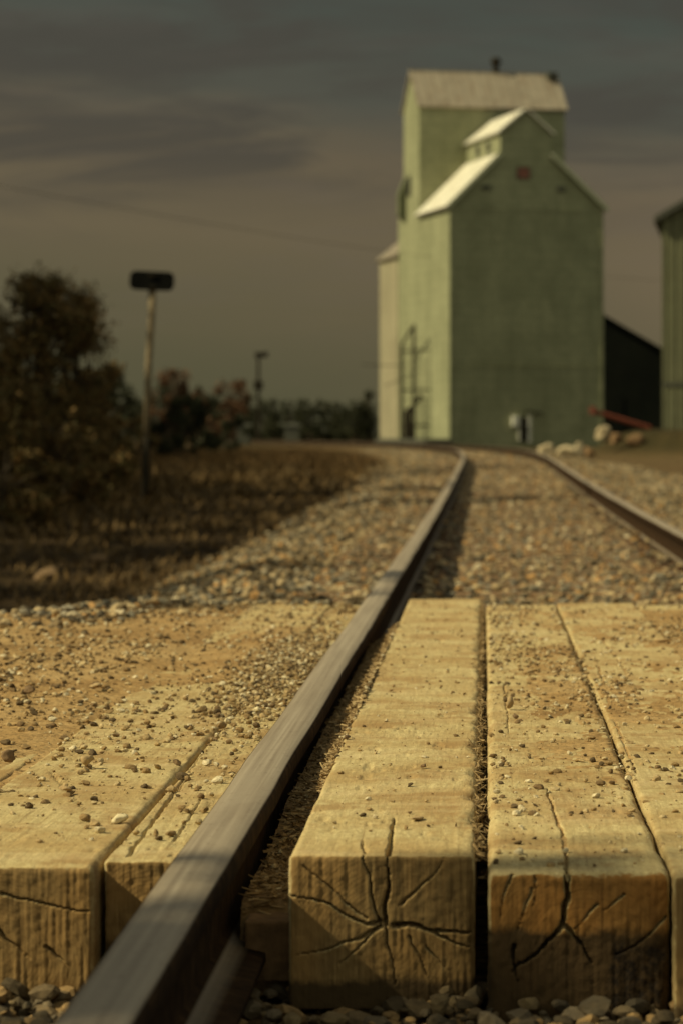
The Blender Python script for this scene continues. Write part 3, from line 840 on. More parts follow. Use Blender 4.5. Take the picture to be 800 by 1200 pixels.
stone(597, 830, .186, .014, M_tan, 'pointed tan stone near the joint on the broad timber', (1, .8, .95))
stone(604, 842, .186, .008, M_brownst, 'small brown stone touching the pointed tan stone', (1, 1, .8))
stone(779, 752, .188, .022, M_tan, 'long flat chip lying near the right edge of the far planks', (1.5, .5, .35))
stone(406, 866, .192, .008, M_brownst, 'small stone near the rail side edge of the thick timber', (1.4, .8, .6))
stone(495, 899, .192, .007, M_brownst, 'little dark stone on the right half of the thick timber, towards its end', (1, 1, .7))
stone(376, 767, .18, .016, M_brownst, 'brown stone on the dirt by the far joint of the left timbers', (1.2, .9, .6)) if False else None
stone(186, 748, .186, .015, M_tan, 'low tan stone at the back of the left dirt', (1.4, 1, .5))
stone(455, 957, .191, .012, M_tan, 'flat wood-coloured chip over the crack of the thick timber', (1.5, .6, .35)) if False else None
o = stone(488, 960, .1905, .013, M_tan, 'flat split chip of wood lying at the top of the star crack', (1.6, .7, .25), 'wood_chip')
o['category'] = 'wood chip'
for (px, py, s, m, lab) in [(300, 660, .05, M_tan, 'ochre cobble among the ballast well left of the rail'), (322, 638, .035, M_pale, 'pale cobble in the ballast above the ochre one'),
                            (410, 684, .045, M_pale, 'cream cobble close to the rail just behind the boards'), (455, 640, .05, M_tan, 'golden cobble leaning at the rail in the ballast')]:
    st = stone(px, py, .035, s, m, lab, (1.2, 1, .7), 'cobble'); st['group'] = 'cobbles in the ballast'
    st.location.z = float(ground_z(st.location.x, st.location.y)) + .02
    st['category'] = 'cobble'
for (px, py, s, lab) in [(55, 672, .10, 'tan boulder half in the dark grass at the left edge'), (115, 655, .06, 'small tan boulder in the grass right of the larger boulder')]:
    Y = FX * 1.0 / (py - 511); X = (px - 568) * Y / FX
    v = V3[3 if s > .08 else 5].copy() * np.array((1.4, 1, .8)) * s
    o = link('boulder', mesh_np('boulder', v, I3[1], smooth=True), M_brownst, loc=(X, Y, float(ground_z(X, Y)) + .02))
    props(o, lab, 'boulder')

# ------------------------------------------------------------------ grass
def grass_far():
    n = 70000
    Y = RNG.uniform(62, 135, n); X = -RNG.uniform(1.5, 24, n)
    d = dlat(X, Y)
    m = (X > -.158 * Y - 2) & (RNG.uniform(0, 1, n) < sstep((-d - 2.3) / .8)) & (RNG.uniform(0, 1, n) < .25 + sstep((Y - 62) / 25))
    X, Y = X[m], Y[m]; n = len(X)
    h = (.16 + .26 * RNG.uniform(0, 1, n)) * (1 + .35 * fbm(X * .5, Y * .3, 0, 94)) * (.5 + .5 * sstep((Y - 62) / 25))
    a = RNG.uniform(0, 2 * np.pi, n); z = ground_z(X, Y) - .02; w = .016; ca, sa = np.cos(a), np.sin(a); lean = .5 * h * RNG.uniform(0, 1, n)
    V = np.stack([np.stack([X - sa * w, Y + ca * w, z], -1), np.stack([X + sa * w, Y - ca * w, z], -1), np.stack([X + ca * lean, Y + sa * lean, z + h], -1)], 1).reshape(-1, 3)
    return link('grass', mesh_np('grass', V, np.arange(3 * n).reshape(-1, 3)), M_grassd)
M_grassd = leaf_mat('dark_dead_grass', [(.15, (.030, .020, .008)), (.4, (.065, .040, .014)), (.6, (.11, .062, .020)), (.85, (.16, .09, .03))])
props(grass_far(), 'taller dark dead grass in the distance, left of the curve', 'grass', kind='stuff')
def grass():
    n = 150000
    Y = 6 + 50 * RNG.uniform(0, 1, n) ** 1.5; X = RNG.uniform(-20, 0, n)
    X = X * 1.0; Yo = Y; Y = Y * K; d = dlat(X, Y)
    w = sstep((-d - 1.9 - .6 * fbm(X * .8, Y * .8, 0, 91)) / 1.0) * (.35 + .65 * sstep((fbm(X * .9, Y * .7, 0, 92) + .2) / .4))
    m = (X > -.3156 * Yo - 1.5) & (RNG.uniform(0, 1, n) < w)
    X, Y, d = X[m], Y[m], d[m]; n = len(X)
    hgt = (.03 + .10 * RNG.uniform(0, 1, n) ** 2) * (1 + .9 * sstep((-d - 3) / 3)) * (1 + .8 * fbm(X * .7, Y * .7, 0, 93))
    a = RNG.uniform(0, 2 * np.pi, n); lean = RNG.uniform(.3, 1.6, n) * hgt
    z = ground_z(X, Y) - .01
    w = .006 + .0004 * Y
    ca, sa = np.cos(a), np.sin(a)
    P0 = np.stack([X - sa * w, Y + ca * w, z], -1); P1 = np.stack([X + sa * w, Y - ca * w, z], -1)
    P2 = np.stack([X + ca * lean, Y + sa * lean, z + hgt], -1)
    V = np.stack([P0, P1, P2], 1).reshape(-1, 3)
    F = np.arange(3 * n).reshape(-1, 3)
    return link('grass', mesh_np('grass', V, F), M_grass)
props(grass(), 'dry brown grass along the left side of the ballast', 'grass', kind='stuff')

# ------------------------------------------------------------------ vegetation
def foliage(name, clumps, n, leaf, mat, parent, seed=0):
    rng = np.random.default_rng(seed)
    cl = np.array(clumps)        # x y z r
    w = cl[:, 3] ** 2.4; k = rng.choice(len(cl), n, p=w / w.sum())
    d = rng.normal(size=(n, 3)); d /= np.linalg.norm(d, axis=1)[:, None]
    rr = rng.uniform(0, 1, n) ** .42 * (1 + .28 * rng.normal(size=n))
    P = cl[k, :3] + d * (cl[k, 3] * rr)[:, None]
    keep = fbm(P[:, 0] * 1.6, P[:, 1] * 1.6, P[:, 2] * 1.6, seed + 5, 3) > -.22
    P = P[keep]; n = len(P)
    a = rng.normal(size=(n, 3)); a /= np.linalg.norm(a, axis=1)[:, None]
    b = np.cross(a, rng.normal(size=(n, 3))); b /= np.linalg.norm(b, axis=1)[:, None]
    s = leaf * rng.uniform(.5, 1.3, n)
    V = np.stack([P - a * s[:, None], P + b * (s * .45)[:, None], P + a * s[:, None], P - b * (s * .45)[:, None]], 1).reshape(-1, 3)
    return link(name, mesh_np(name, V, np.arange(4 * n).reshape(-1, 4)), mat, parent)

def tree(name, label, cat, loc, h, spread, nclump, nleaf, leaf, mat, group, seed, trunk_h=.3, stems=1, conical=False, base=.05):
    rnd = random.Random(seed)
    root = empty(name, loc)
    props(root, label, cat, group)
    tb = MB(); cl = []
    for s in range(stems):
        ax = rnd.uniform(-.35, .35) * spread * (stems > 1); ay = rnd.uniform(-.35, .35) * spread * (stems > 1)
        pts = [(ax * .3, ay * .3, -.15), (ax * .5, ay * .5, h * .25), (ax * .8, ay * .8, h * .55), (ax, ay, h * .9)]
        r0 = h * .022 / (1 if stems == 1 else 1.5)
        tb.tube(pts, [r0 * 1.3, r0, r0 * .6, r0 * .15], 7)
    for i in range(nclump):
        t = rnd.uniform(0, 1); z = h * (trunk_h + (1 - trunk_h) * t)
        if conical: w = spread * (1 - t) ** .8 * .75 + .04 * h
        else: w = spread * math.sqrt(max(0, 1 - (t * 1.15 - .35) ** 2 / .75))
        a = rnd.uniform(0, 6.28); q = w * math.sqrt(rnd.uniform(0.05, 1))
        x, y = q * math.cos(a), q * math.sin(a)
        rr = (h * rnd.uniform(.07, .15)) * (1 - .35 * t)
        cl.append((x, y, z, rr))
        z0 = max(h * .12, z - rnd.uniform(.15, .3) * h)
        tb.tube([(0, 0, z0), (x * .5, y * .5, (z0 + z) / 2 + .02 * h), (x, y, z), (x * 1.12, y * 1.12, z + rr * 1.2)], [h * .010, h * .006, h * .003, h * .001], 4, cap=False)
    tb.build('trunk', M_bark, root)
    foliage('crown', cl, nleaf, leaf, mat, root, seed)
    return root

def px2w(px, Y): return (px - 568) * Y / FX
# big shrub mass at left
gz = lambda x, y: float(ground_z(x, y))
def shrub(px, Y, h, sp, seed, label, n=9000, nc=26, leaf=.05, mat=None):
    Y = Y * K; x = px2w(px, Y)
    return tree('shrub', label, 'shrub', (x, Y, gz(x, Y)), h, sp, nc, n, leaf, mat or M_leafb, 'bushes along the left side', seed, .06, 4)
shrub(50, 24, 3.35, 1.15, 101, 'tallest bushy shrub, with thin twigs against the sky at left', 26000, 80)
shrub(92, 24.5, 2.75, .75, 111, 'upright shrub between the tallest one and the rounded one', 12000, 34)
shrub(20, 25, 2.7, 1.1, 112, 'dense shrub behind and left of the tallest one', 14000, 40)
shrub(-30, 22, 2.5, 1.2, 102, 'wide shrub cut by the left edge of the picture', 14000, 40)
shrub(112, 25, 2.1, .62, 103, 'rounded shrub right of the tallest one, behind the sign post', 9000, 30)
shrub(70, 20, 1.25, 1.0, 104, 'low spreading shrub in front of the tallest shrub', 9000, 30)
shrub(150, 27, 1.15, .55, 105, 'small dark shrub just left of the sign post base', 5000, 20)
shrub(-10, 17, 1.0, .9, 106, 'low dark shrub nearest to the camera at the left edge', 8000, 28)
shrub(205, 45, 1.9, 1.3, 107, 'broad low shrub right of the sign post', 6000, 24, .07, M_leafd)
shrub(240, 60, 2.2, 1.8, 108, 'low broad bush farther behind the sign post', 6000, 26, .09, M_leafd)

# distant tree line : prototypes then copies
protos = {}
def far_tree(kind, px, Y, h, label, grp, rz):
    key = kind; Y = Y * K
    z = gz(px2w(px, Y), Y)
    if key not in protos:
        if kind == 'round': protos[key] = (tree('distant_tree', label, 'tree', (px2w(px, Y), Y, z), 7, 2.6, 30, 5200, .20, M_leafd, grp, 201, .12), 7)
        if kind == 'conifer': protos[key] = (tree('distant_conifer', label, 'tree', (px2w(px, Y), Y, z), 8, 2.0, 30, 5200, .18, M_leafd, grp, 202, .08, 1, True), 8)
        if kind == 'russet': protos[key] = (tree('distant_tree', label, 'tree', (px2w(px, Y), Y, z), 7, 2.4, 26, 4200, .20, M_leafr, grp, 203, .15), 7)
        r = protos[key][0]
    else:
        src = protos[key][0]; r = src.copy(); C.objects.link(r)
        for ch in src.children:
            c = ch.copy(); C.objects.link(c); c.parent = r
        props(r, label, 'tree', grp)
    r.location = (px2w(px, Y), Y, z); r.rotation_euler = (0, 0, rz)
    s = h / protos[key][1]; r.scale = (s * 1.15, s * 1.15, s)
    return r
gT = 'tree line on the horizon at left'
shared = 'dark tree in the low blurred tree line on the horizon, left of the grain elevator'
specs = [('round', 168, 140, 4.6), ('round', 190, 150, 6.2), ('conifer', 207, 160, 6.4), ('round', 226, 150, 6.0), ('round', 246, 165, 5.4),
         ('conifer', 290, 150, 5.0), ('round', 308, 170, 5.0), ('conifer', 322, 155, 4.6), ('round', 338, 165, 4.8), ('conifer', 352, 170, 5.0), ('round', 366, 160, 4.8),
         ('round', 382, 170, 4.8), ('conifer', 396, 160, 4.4), ('round', 262, 140, 3.6), ('round', 278, 158, 4.6), ('round', 408, 175, 4.6)]
for i, (kd, px, Y, h) in enumerate(specs): far_tree(kd, px, Y, h * .93, shared, gT, i * 1.3)
far_tree('round', 132, 135, 6.5, 'dark horizon tree showing between the shrubs and the sign post', gT, 2.0)
far_tree('conifer', 430, 150, 5.0, 'pointed dark conifer touching the left side of the pale rear annex', gT, .4)
far_tree('round', 417, 150, 4.2, 'rounded dark tree just left of the pointed conifer by the elevator', gT, .9)
far_tree('russet', 269, 138, 5.6, 'russet autumn tree standing out of the dark tree line', gT, .2)
far_tree('russet', 205, 135, 6.4, 'smaller russet tree near the sign post on the horizon', gT, 1.8)
for i in range(9):   # continuing right behind the buildings, seen between them from a step aside
    far_tree('round', 470 + 45 * i, 210, 5.5, 'tree hidden behind the elevator yard, continuing the horizon tree line', 'trees behind the elevator yard', i)
# tall trees added out of view at left to shade grass and shrubs
for i, (x, y, h) in enumerate([(min(-15.5, -.158 * y - 8.6) - (i * 37 % 11) * .06, y, 11.6 + (i * 29 % 7) * .25 + max(0, y - 50) * .05) for i, y in enumerate(range(8, 122, 7))]):
    src = protos['round'][0]; r = src.copy(); C.objects.link(r)
    for ch in src.children:
        c = ch.copy(); C.objects.link(c); c.parent = r
    props(r, 'tall leafy tree added outside the left edge to shade the grass', 'tree', 'added shade trees outside the left edge')
    r.location = (x, y, gz(x, y)); r.rotation_euler = (0, 0, i * 2.1); s = h / 7; r.scale = (s * 1.1, s * 1.1, s)

tree('tree', 'full leafy tree added unseen, left of and behind the camera, to shade the rail end', 'tree', (-9.0, -2.45, gz(-9, -2.45)), 12.5, 3.3, 80, 42000, .17, M_leafd, 'added shade trees outside the left edge', 301, .25)  # this unseen tree and the next are added to shade the foreground
tree('tree', 'second leafy tree added unseen, farther behind the camera on the left', 'tree', (-9.8, -8.2, gz(-9.8, -8.2)), 12.0, 3.3, 60, 24000, .2, M_leafd, 'added shade trees outside the left edge', 302, .25)

for x, y, h, lab in ((-14.2, 1.5, 9.6, 'shade tree added outside the frame, nearest the crossing'), (-14.6, 5.0, 10.6, 'shade tree added outside the frame, beside the dirt approach')):  # unseen trees added so their shadows dim the left dirt
    src = protos['round'][0]; r = src.copy(); C.objects.link(r)
    for ch in src.children:
        c = ch.copy(); C.objects.link(c); c.parent = r
    props(r, lab, 'tree', 'added shade trees outside the left edge')
    r.location = (x, y + 1.0, gz(x, y)); r.rotation_euler = (0, 0, y); r.scale = (h / 7, h / 7, h / 7)

# ------------------------------------------------------------------ grain elevator
EB = .2
EL = empty('grain_elevator', (-2.07, 182, EB), R(14.6))
props(EL, 'tall green wooden grain elevator with stepped gables and bright metal roof', 'grain elevator')
W, DA = 9.39, 8.0
e0, sl_x, sl_z = 14.3, 3.05, 17.3
c0, c1, ce, cp = 3.05, 6.14, 18.7, 20.0
b = MB()
pts = [(0, 0, -.3), (W, 0, -.3), (W, 0, e0), (c1, 0, sl_z), (c1, 0, ce), ((c0 + c1) / 2, 0, cp), (c0, 0, ce), (c0, 0, sl_z), (0, 0, e0)]
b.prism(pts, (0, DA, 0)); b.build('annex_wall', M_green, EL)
# annex roof slabs
t = .16
def slab(p, q, y0, y1, name, mat, over=.35, th=.15, ends=(1, 0)):
    """roof slab along local y between profile points p (eave) and q (top)"""
    d = Vector((q[0] - p[0], 0, q[1] - p[1])).normalized(); n = Vector((-d.z, 0, d.x))
    if n.z < 0: n = -n
    A = Vector((p[0], 0, p[1])) - d * over; B = Vector((q[0], 0, q[1]))
    pts = [A + n * .012, B + n * .012, B + n * th, A + n * th]
    mb = MB(); mb.prism([(v.x, y0, v.z) for v in pts], (0, y1 - y0, 0))
    return mb.build(name, mat, EL)
slab((0, e0), (sl_x - .01, sl_z - .01), -.35, DA - .01, 'roof', M_roofb)
slab((W, e0), (c1 + .01, sl_z - .01), -.35, DA - .01, 'roof', M_roofb)
slab((c0, ce), ((c0 + c1) / 2, cp), -.3, DA - .01, 'cupola_roof', M_roofb, .25, .12)
slab((c1, ce), ((c0 + c1) / 2 + .01, cp), -.3, DA - .01, 'cupola_roof', M_roofb, .25, .12)
# barge boards on the front gable
mb = MB()
def barge(mb, p, q, y=-.39, w=.22, over=0.35):
    d = Vector((q[0] - p[0], 0, q[1] - p[1])).normalized(); n = Vector((-d.z, 0, d.x)); n = n if n.z > 0 else -n
    A = Vector((p[0], 0, p[1])) - d * over; B = Vector((q[0], 0, q[1]))
    mb.prism([((A + n * .17).x, y, (A + n * .17).z), ((B + n * .17).x, y, (B + n * .17).z), ((B - n * w * .3).x, y, (B - n * w * .3).z), ((A - n * w * .3).x, y, (A - n * w * .3).z)], (0, .035, 0))
barge(mb, (0, e0), (sl_x - .02, sl_z)); mb.build('barge_board', M_trim, EL)
mb = MB(); barge(mb, (W, e0), (c1 + .02, sl_z)); mb.build('barge_board', M_trim, EL)
# tower
TX, T0, T1, te, tr = 9.35, 8.0, 12.2, 21.0, 23.2
b = MB(); ym = (T0 + T1) / 2
b.prism([(0, T0, -.3), (0, T1, -.3), (0, T1, te), (0, ym, tr), (0, T0, te)], (TX, 0, 0)); b.build('tower_wall', M_green, EL)
for sgn, yE in ((-1, T0), (1, T1)):
    d = Vector((0, ym - yE, tr - te)).normalized(); n = Vector((0, d.z * (1 if yE > ym else -1), abs(d.y)))
    A = Vector((0, yE, te)) - d * .25; B = Vector((0, ym, tr))
    pts = [A + n * .015, B + n * .015, B + n * .17, A + n * .17]
    b = MB(); b.prism([(-.14, v.y, v.z) for v in pts], (TX + .28, 0, 0)); b.build('tower_roof', M_roofr, EL)
b = MB(); b.box(-.14, TX + .14, ym - .12, ym + .12, tr + .10, tr + .24); b.build('ridge_cap', M_roofr, EL)
b = MB(); b.tube([(5.45, ym, tr + .2), (5.45, ym, tr + .75)], .2, 10); b.tube([(5.45, ym, tr + .72), (5.45, ym, tr + .85), (5.45, ym, tr + 1.15)], [.24, .38, .22], 10); b.build('roof_vent', M_iron, EL)
b = MB(); b.box(8.65, 9.3, ym - .75, ym - .15, tr - .15, tr + .28); b.build('roof_hatch', M_dktrim, EL, bevel=.04)
b = MB(); b.box(4.95, 5.15, T0 - .42, ym - .1, te - .05, te + .02); 
b = MB(); b.box(.45, .75, T0 - .06, T0 - .02, 14, te - .3)
# tower corner boards
# rear annex
b = MB(); b.prism([(0.02, T1 + .01, -.3), (8.8, T1 + .01, -.3), (8.8, T1 + .01, 14.9), (4.4, T1 + .01, 18.2), (0.02, T1 + .01, 14.9)], (0, 1.55, 0)); b.build('rear_wall', M_green, EL)
b = MB(); b.prism([(-.03, 13.78, -.3), (8.8, 13.78, -.3), (8.8, 13.78, 12.0), (4.4, 13.78, 15.6), (-.03, 13.78, 12.0)], (0, 5.2, 0)); b.build('rear_annex', M_cream, EL)
slab((-.03, 12.0), (4.4, 15.6), 13.6, 19.2, 'rear_roof', M_roofr, .2, .16)
slab((8.8, 12.0), (4.41, 15.6), 13.6, 19.2, 'rear_roof', M_roofr, .2, .16)
# hood on tower left side
b = MB(); b.prism([(-.02, 11.5, 14.0), (-.42, 11.5, 14.5), (-.42, 11.5, 15.8), (-.02, 11.5, 16.8)], (0, .8, 0)); b.build('spout_hood', M_greenT, EL)
# windows
def window(x, y, z, w, h, axis, pane, frame, name='window'):
    f = MB(); k = .07
    if axis == 'x':   # on wall facing -y at y
        for bx in ((x - w/2 - k, x - w/2, z - h/2 - k, z + h/2 + k), (x + w/2, x + w/2 + k, z - h/2 - k, z + h/2 + k), (x - w/2, x + w/2, z + h/2, z + h/2 + k), (x - w/2, x + w/2, z - h/2 - k, z - h/2)):
            f.box(bx[0], bx[1], y - .06, y - .003, bx[2], bx[3])
    else:
        for by in ((y - w/2 - k, y - w/2, z - h/2 - k, z + h/2 + k), (y + w/2, y + w/2 + k, z - h/2 - k, z + h/2 + k), (y - w/2, y + w/2, z + h/2, z + h/2 + k), (y - w/2, y + w/2, z - h/2 - k, z - h/2)):
            f.box(x - .06, x - .003, by[0], by[1], by[2], by[3])
    o = f.build(name, frame, EL)
    p = MB()
    if axis == 'x': p.box(x - w/2, x + w/2, y - .03, y - .004, z - h/2, z + h/2)
    else: p.box(x - .03, x - .004, y - w/2, y + w/2, z - h/2, z + h/2)
    p.build('pane', pane, o)
    return o
window(4.48, 0, 16.25, .72, .62, 'x', M_redpane, M_dktrim)['label'] = 'small gable window with a red-brown pane'
window(c0, 2.7, 17.98, 1.0, .7, 'y', M_glassdk, M_trim)
window(c0, 5.1, 17.98, 1.0, .7, 'y', M_glassdk, M_trim)
window(0, 10.65, 16.2, .7, 1.1, 'y', M_glassdk, M_dktrim)
for xx in (2.2, 6.8):
    b = MB(); b.box(xx - .28, xx + .28, -.12, -.003, 15.2, 15.45); b.box(xx - .2, xx + .2, -.2, -.12, 15.25, 15.4); b.build('wall_vent', M_dktrim, EL, bevel=.02)
# belt boards
b = MB(); b.box(-.03, W + .03, -.045, -.003, 14.0, 14.16); b.build('belt_board', M_green, EL)
b = MB(); b.box(-.02, W + .02, -.04, -.003, 4.7, 4.78); b.build('belt_board', M_green, EL)
b = MB(); b.box(-.06, .1, -.06, -.003, -.2, e0 - .1); b.build('corner_board', M_green, EL)
b = MB(); b.box(W - .1, W + .06, -.06, -.003, -.2, e0 - .1); b.build('corner_board', M_green, EL)
# door and meter box
b = MB(); b.box(4.15, 4.25, -.08, -.003, .3, 1.75); b.box(4.75, 4.95, -.10, -.003, .2, 1.75); b.build('door_frame', M_white, EL)
b = MB(); b.box(4.25, 4.75, -.04, -.003, .2, 1.7); b.build('door', M_iron, EL)
b = MB(); b.box(3.75, 4.12, -.28, -.003, 1.15, 1.75); b.build('meter_box', M_white, EL, bevel=.03)
b = MB(); b.tube([(4.6, -.02, 1.95), (4.6, -.35, 2.05), (5.2, -.45, 1.95)], .05, 6); b.box(5.1, 5.5, -.55, -.3, 1.85, 2.0); b.build('door_lamp', M_iron, EL)
# ladder & spout frame on the left wall
b = MB()
x0 = -1.0
b.tube([(x0, 8.5, 0), (x0, 8.5, 6.2)], .10, 6); b.tube([(x0, 5.2, 0), (x0, 5.2, 7.3)], .10, 6)
b.tube([(x0, 8.5, 6.2), (x0, 5.2, 7.3)], .09, 6)
for k in range(13): b.tube([(x0, 8.5, .5 + k * .46), (x0, 5.2, .5 + k * .46)], .035, 5)
for zz in (1.2, 3.4, 5.8): b.tube([(x0, 8.5, zz), (-.01, 8.5, zz)], .05, 5); b.tube([(x0, 5.2, zz), (-.01, 5.2, zz)], .05, 5)
b.build('ladder_frame', M_iron, EL)
b = MB(); b.tube([(x0 - .1, 6.3, .2), (x0 - .1, 6.4, 2.0), (-.2, 6.5, 3.0)], [.3, .26, .2], 8); b.build('spout', M_iron, EL)
b = MB(); b.box(-1.7, -.06, -.6, 13, -.3, .4); b.build('loading_dock', M_dktrim, EL, bevel=.05)

# dark shed right behind elevator
DS = empty('dark_shed', (8.4, 222, .2)); props(DS, 'low black shed with a sloping roof between the elevator and the ribbed building', 'shed')
b = MB(); b.prism([(-10, 0, -.3), (5, 0, -.3), (5, 0, 6.3), (-5, 0, 12.1), (-10, 0, 9.2)], (0, 14, 0)); b.build('wall', M_black, DS)
b = MB(); b.prism([(5.35, -.4, 6.12), (-4.99, -.4, 12.11), (-4.99, -.4, 12.3), (5.4, -.4, 6.3)], (0, 14.8, 0)); b.prism([(-5.01, -.4, 12.11), (-10.4, -.4, 9.0), (-10.4, -.4, 9.2), (-5.01, -.4, 12.3)], (0, 14.8, 0)); b.build('roof', M_black, DS)
b = MB(); b.box(-.6, 1.6, -.06, -.004, 0, 3.4); b.build('door', M_black, DS)

# ribbed building at right
RB_ = empty('ribbed_building', (8.05, 140, .15), R(-5)); props(RB_, 'olive ribbed metal building cut by the right edge', 'building')
b = MB(); b.prism([(0, 0, -.3), (14, 0, -.3), (14, 0, 10.5), (7, 0, 14.6), (0, 0, 10.5)], (0, 24, 0)); b.build('wall', M_corr, RB_)
b = MB(); d = Vector((7, 0, 4.1)).normalized()
b.prism([(-.35, -.4, 10.32), (7, -.4, 14.62), (7, -.4, 14.9), (-.35, -.4, 10.6)], (0, 24.8, 0)); b.prism([(14.35, -.4, 10.32), (7.01, -.4, 14.62), (7.01, -.4, 14.9), (14.35, -.4, 10.6)], (0, 24.8, 0)); b.build('roof', M_dktrim, RB_)
b = MB()
for k in range(33): b.box(.10 + k * .42, .16 + k * .42, -.045, -.003, .0, 10.4 + min(k * .42, 14 - k * .42) * .58 - .05)
b.build('wall_ribs', M_corr, RB_)
b = MB(); b.box(-.02, 14, -.06, -.048, 2.9, 3.05); b.box(-.02, 14, -.06, -.048, .7, .85); b.build('girt_line', M_dktrim, RB_)

# red auger pipe
AU = empty('auger', (px2w(725, 156), 156, .3)); props(AU, 'faded red auger tube lying slanted in front of the black shed', 'auger')
b = MB(); b.tube([(-1.35, 0, 1.72), (1.6, .6, .85)], .13, 10); b.build('tube', M_red, AU)
b = MB(); b.box(-1.5, -1.2, -.2, .2, 1.55, 1.95); b.build('head_box', M_red, AU, bevel=.03)
b = MB(); b.tube([(-.6, .1, -.2), (-.6, .1, 1.4)], .05, 6); b.tube([(.9, .4, -.2), (.9, .4, 1.0)], .05, 6); b.build('leg', M_iron, AU)

# broken concrete lumps
def lump(px, Y, w, h, d, label, seed, rz=0):
    v = V3[seed].copy()
    v = np.sign(v) * np.abs(v) ** .7 * np.array((w / 2, d / 2, h / 2))
    v += .06 * fbm(v[:, 0] * 4 + seed, v[:, 1] * 4, v[:, 2] * 4, seed)[:, None]
    Y = Y * K; x = px2w(px, Y); z = gz(x, Y)
    o = link('concrete_lump', mesh_np('concrete_lump', v, I3[1], smooth=False), M_conc, loc=(x, Y, z + h * .42))
    o.rotation_euler = (0, 0, rz)
    return props(o, label, 'concrete lump', 'broken concrete beside the track')
lump(641, 47, .55, .62, .5, 'bright upright concrete lump at the left end of the rubble', 1)
lump(662, 47.5, .75, .48, .6, 'middle flat concrete lump between two others', 2)
lump(679, 48, .42, .58, .5, 'small concrete lump at the right end of the near rubble', 4)
lump(706, 49, .5, .6, .5, 'pale rounded lump leaning on the dirt mound', 6).location.z += .45
for i, (px, Y, w) in enumerate([(722, 50, .5), (745, 49, .7), (690, 48.5, .4)]):
    o = lump(px, Y, w, .4, .5, ['brown lump on the left slope of the mound', 'wide brown lump on the mound below the red tube', 'small brown lump between the rubble and the mound'][i], 7 + i)
    o.data.materials.clear(); o.data.materials.append(M_tie)

# ------------------------------------------------------------------ sign post
SPY = 43.6; SPX = px2w(170, SPY); spz = gz(SPX, SPY)
SP = empty('sign_post', (SPX, SPY, spz)); props(SP, 'weathered wooden post with a black rounded sign board seen from behind', 'sign post')
zt = CAMZ + (511 - 341) * SPY / FX - spz; zm = CAMZ + (511 - 512) * SPY / FX - spz
b = MB(); b.tube([(.02, 0, zm - .02), (.055, 0, zm + (zt - zm) * .5), (.10, 0, zt - .35), (.11, 0, zt + .12)], [.048, .052, .05, .06], 10); b.build('post', M_post, SP, smooth=True)
b = MB(); b.tube([(-.005, 0, -.3), (.02, 0, zm)], [.062, .060], 10); b.build('post_sleeve', M_iron, SP, smooth=True)
def rrect(w, h, r, n=6):
    out = []
    for cx, cz, a0 in ((w/2 - r, h/2 - r, 0), (-w/2 + r, h/2 - r, 90), (-w/2 + r, -h/2 + r, 180), (w/2 - r, -h/2 + r, 270)):
        for k in range(n + 1):
            a = R(a0 + 90 * k / n); out.append((cx + r * math.cos(a), cz + r * math.sin(a)))
    return out
tl = R(-2.5)
pts = [(.11 + x * math.cos(tl) - z * math.sin(tl), -.09, zt + .14 + x * math.sin(tl) + z * math.cos(tl)) for x, z in rrect(.63, .27, .09)]
b = MB(); b.prism(pts, (0, .03, 0)); b.build('sign_board', M_signblk, SP, bevel=.006)
for q in (.03, .2):
    b = MB(); b.box(.06, .16, -.12, -.092, zt + q, zt + q + .04); b.build('clamp', M_iron, SP)

# street lamp far away
LY = 240; LX = px2w(303, LY); lz = gz(LX, LY)
LP = empty('street_lamp', (LX, LY, lz)); props(LP, 'thin dark lamp pole rising above the horizon trees', 'street lamp')
H = CAMZ + (511 - 417) * LY / FX - lz
b = MB(); b.tube([(0, 0, -.2), (0, 0, H)], [.16, .11], 8); b.build('pole', M_iron, LP)
b = MB(); b.prism([(-.25, -.25, H - .15), (.75, -.25, H - .1), (.75, .25, H - .1), (-.25, .25, H - .15)], (0, 0, .42)); b.build('lamp_head', M_iron, LP, bevel=.05)
b = MB(); b.box(-.35, .35, -.3, .3, H * .62, H * .62 + .7); b.build('control_box', M_iron, LP, bevel=.05)

# small pale cabinet in the distance
for px, w, lab in ((343, .9, 'tiny pale cabinet below the horizon trees, right one of two'), (286, .8, 'tiny dull cabinet below the horizon trees, left one of two')):
    Y = 190; x = px2w(px, Y)
    r = empty('cabinet', (x, Y, gz(x, Y))); props(r, lab, 'cabinet', 'cabinets by the far trees')
    b = MB(); b.box(-w / 2, w / 2, -.3, .3, 0, 1.1); b.build('body', M_dktrim, r, bevel=.04)
    b = MB(); b.prism([(-w / 2 - .08, -.38, 1.11), (w / 2 + .08, -.38, 1.11), (w / 2 + .08, .38, 1.2), (-w / 2 - .08, .38, 1.2)], (0, 0, .08)); b.build('lid', M_dktrim, r)

# utility wires between poles outside the view
def wire(A, B, sag, label, rad=.012):
    pts = []
    for k in range(33):
        t = k / 32; p = Vector(A).lerp(Vector(B), t); p.z -= sag * 4 * t * (1 - t); pts.append(p)
    b = MB(); b.tube(pts, rad, 5); o = b.build('power_wire', M_iron)
    return props(o, label, 'wire', 'overhead wires')
def pole(x, y, h, label):
    r = empty('utility_pole', (x, y, gz(x, y))); props(r, label, 'utility pole', 'utility poles outside the frame')
    b = MB(); b.tube([(0, 0, -.5), (0, 0, h)], [.17, .11], 8); b.build('pole_shaft', M_bark, r)
    b = MB(); b.box(-1.1, 1.1, -.06, .06, h - .7, h - .55); b.build('crossarm', M_bark, r)
PL = (-26, 125); PR = (23, 256)
pole(PL[0], PL[1], 12.6, 'utility pole outside the left edge carrying the long wire')
pole(PR[0], PR[1], 14, 'utility pole behind the ribbed building')
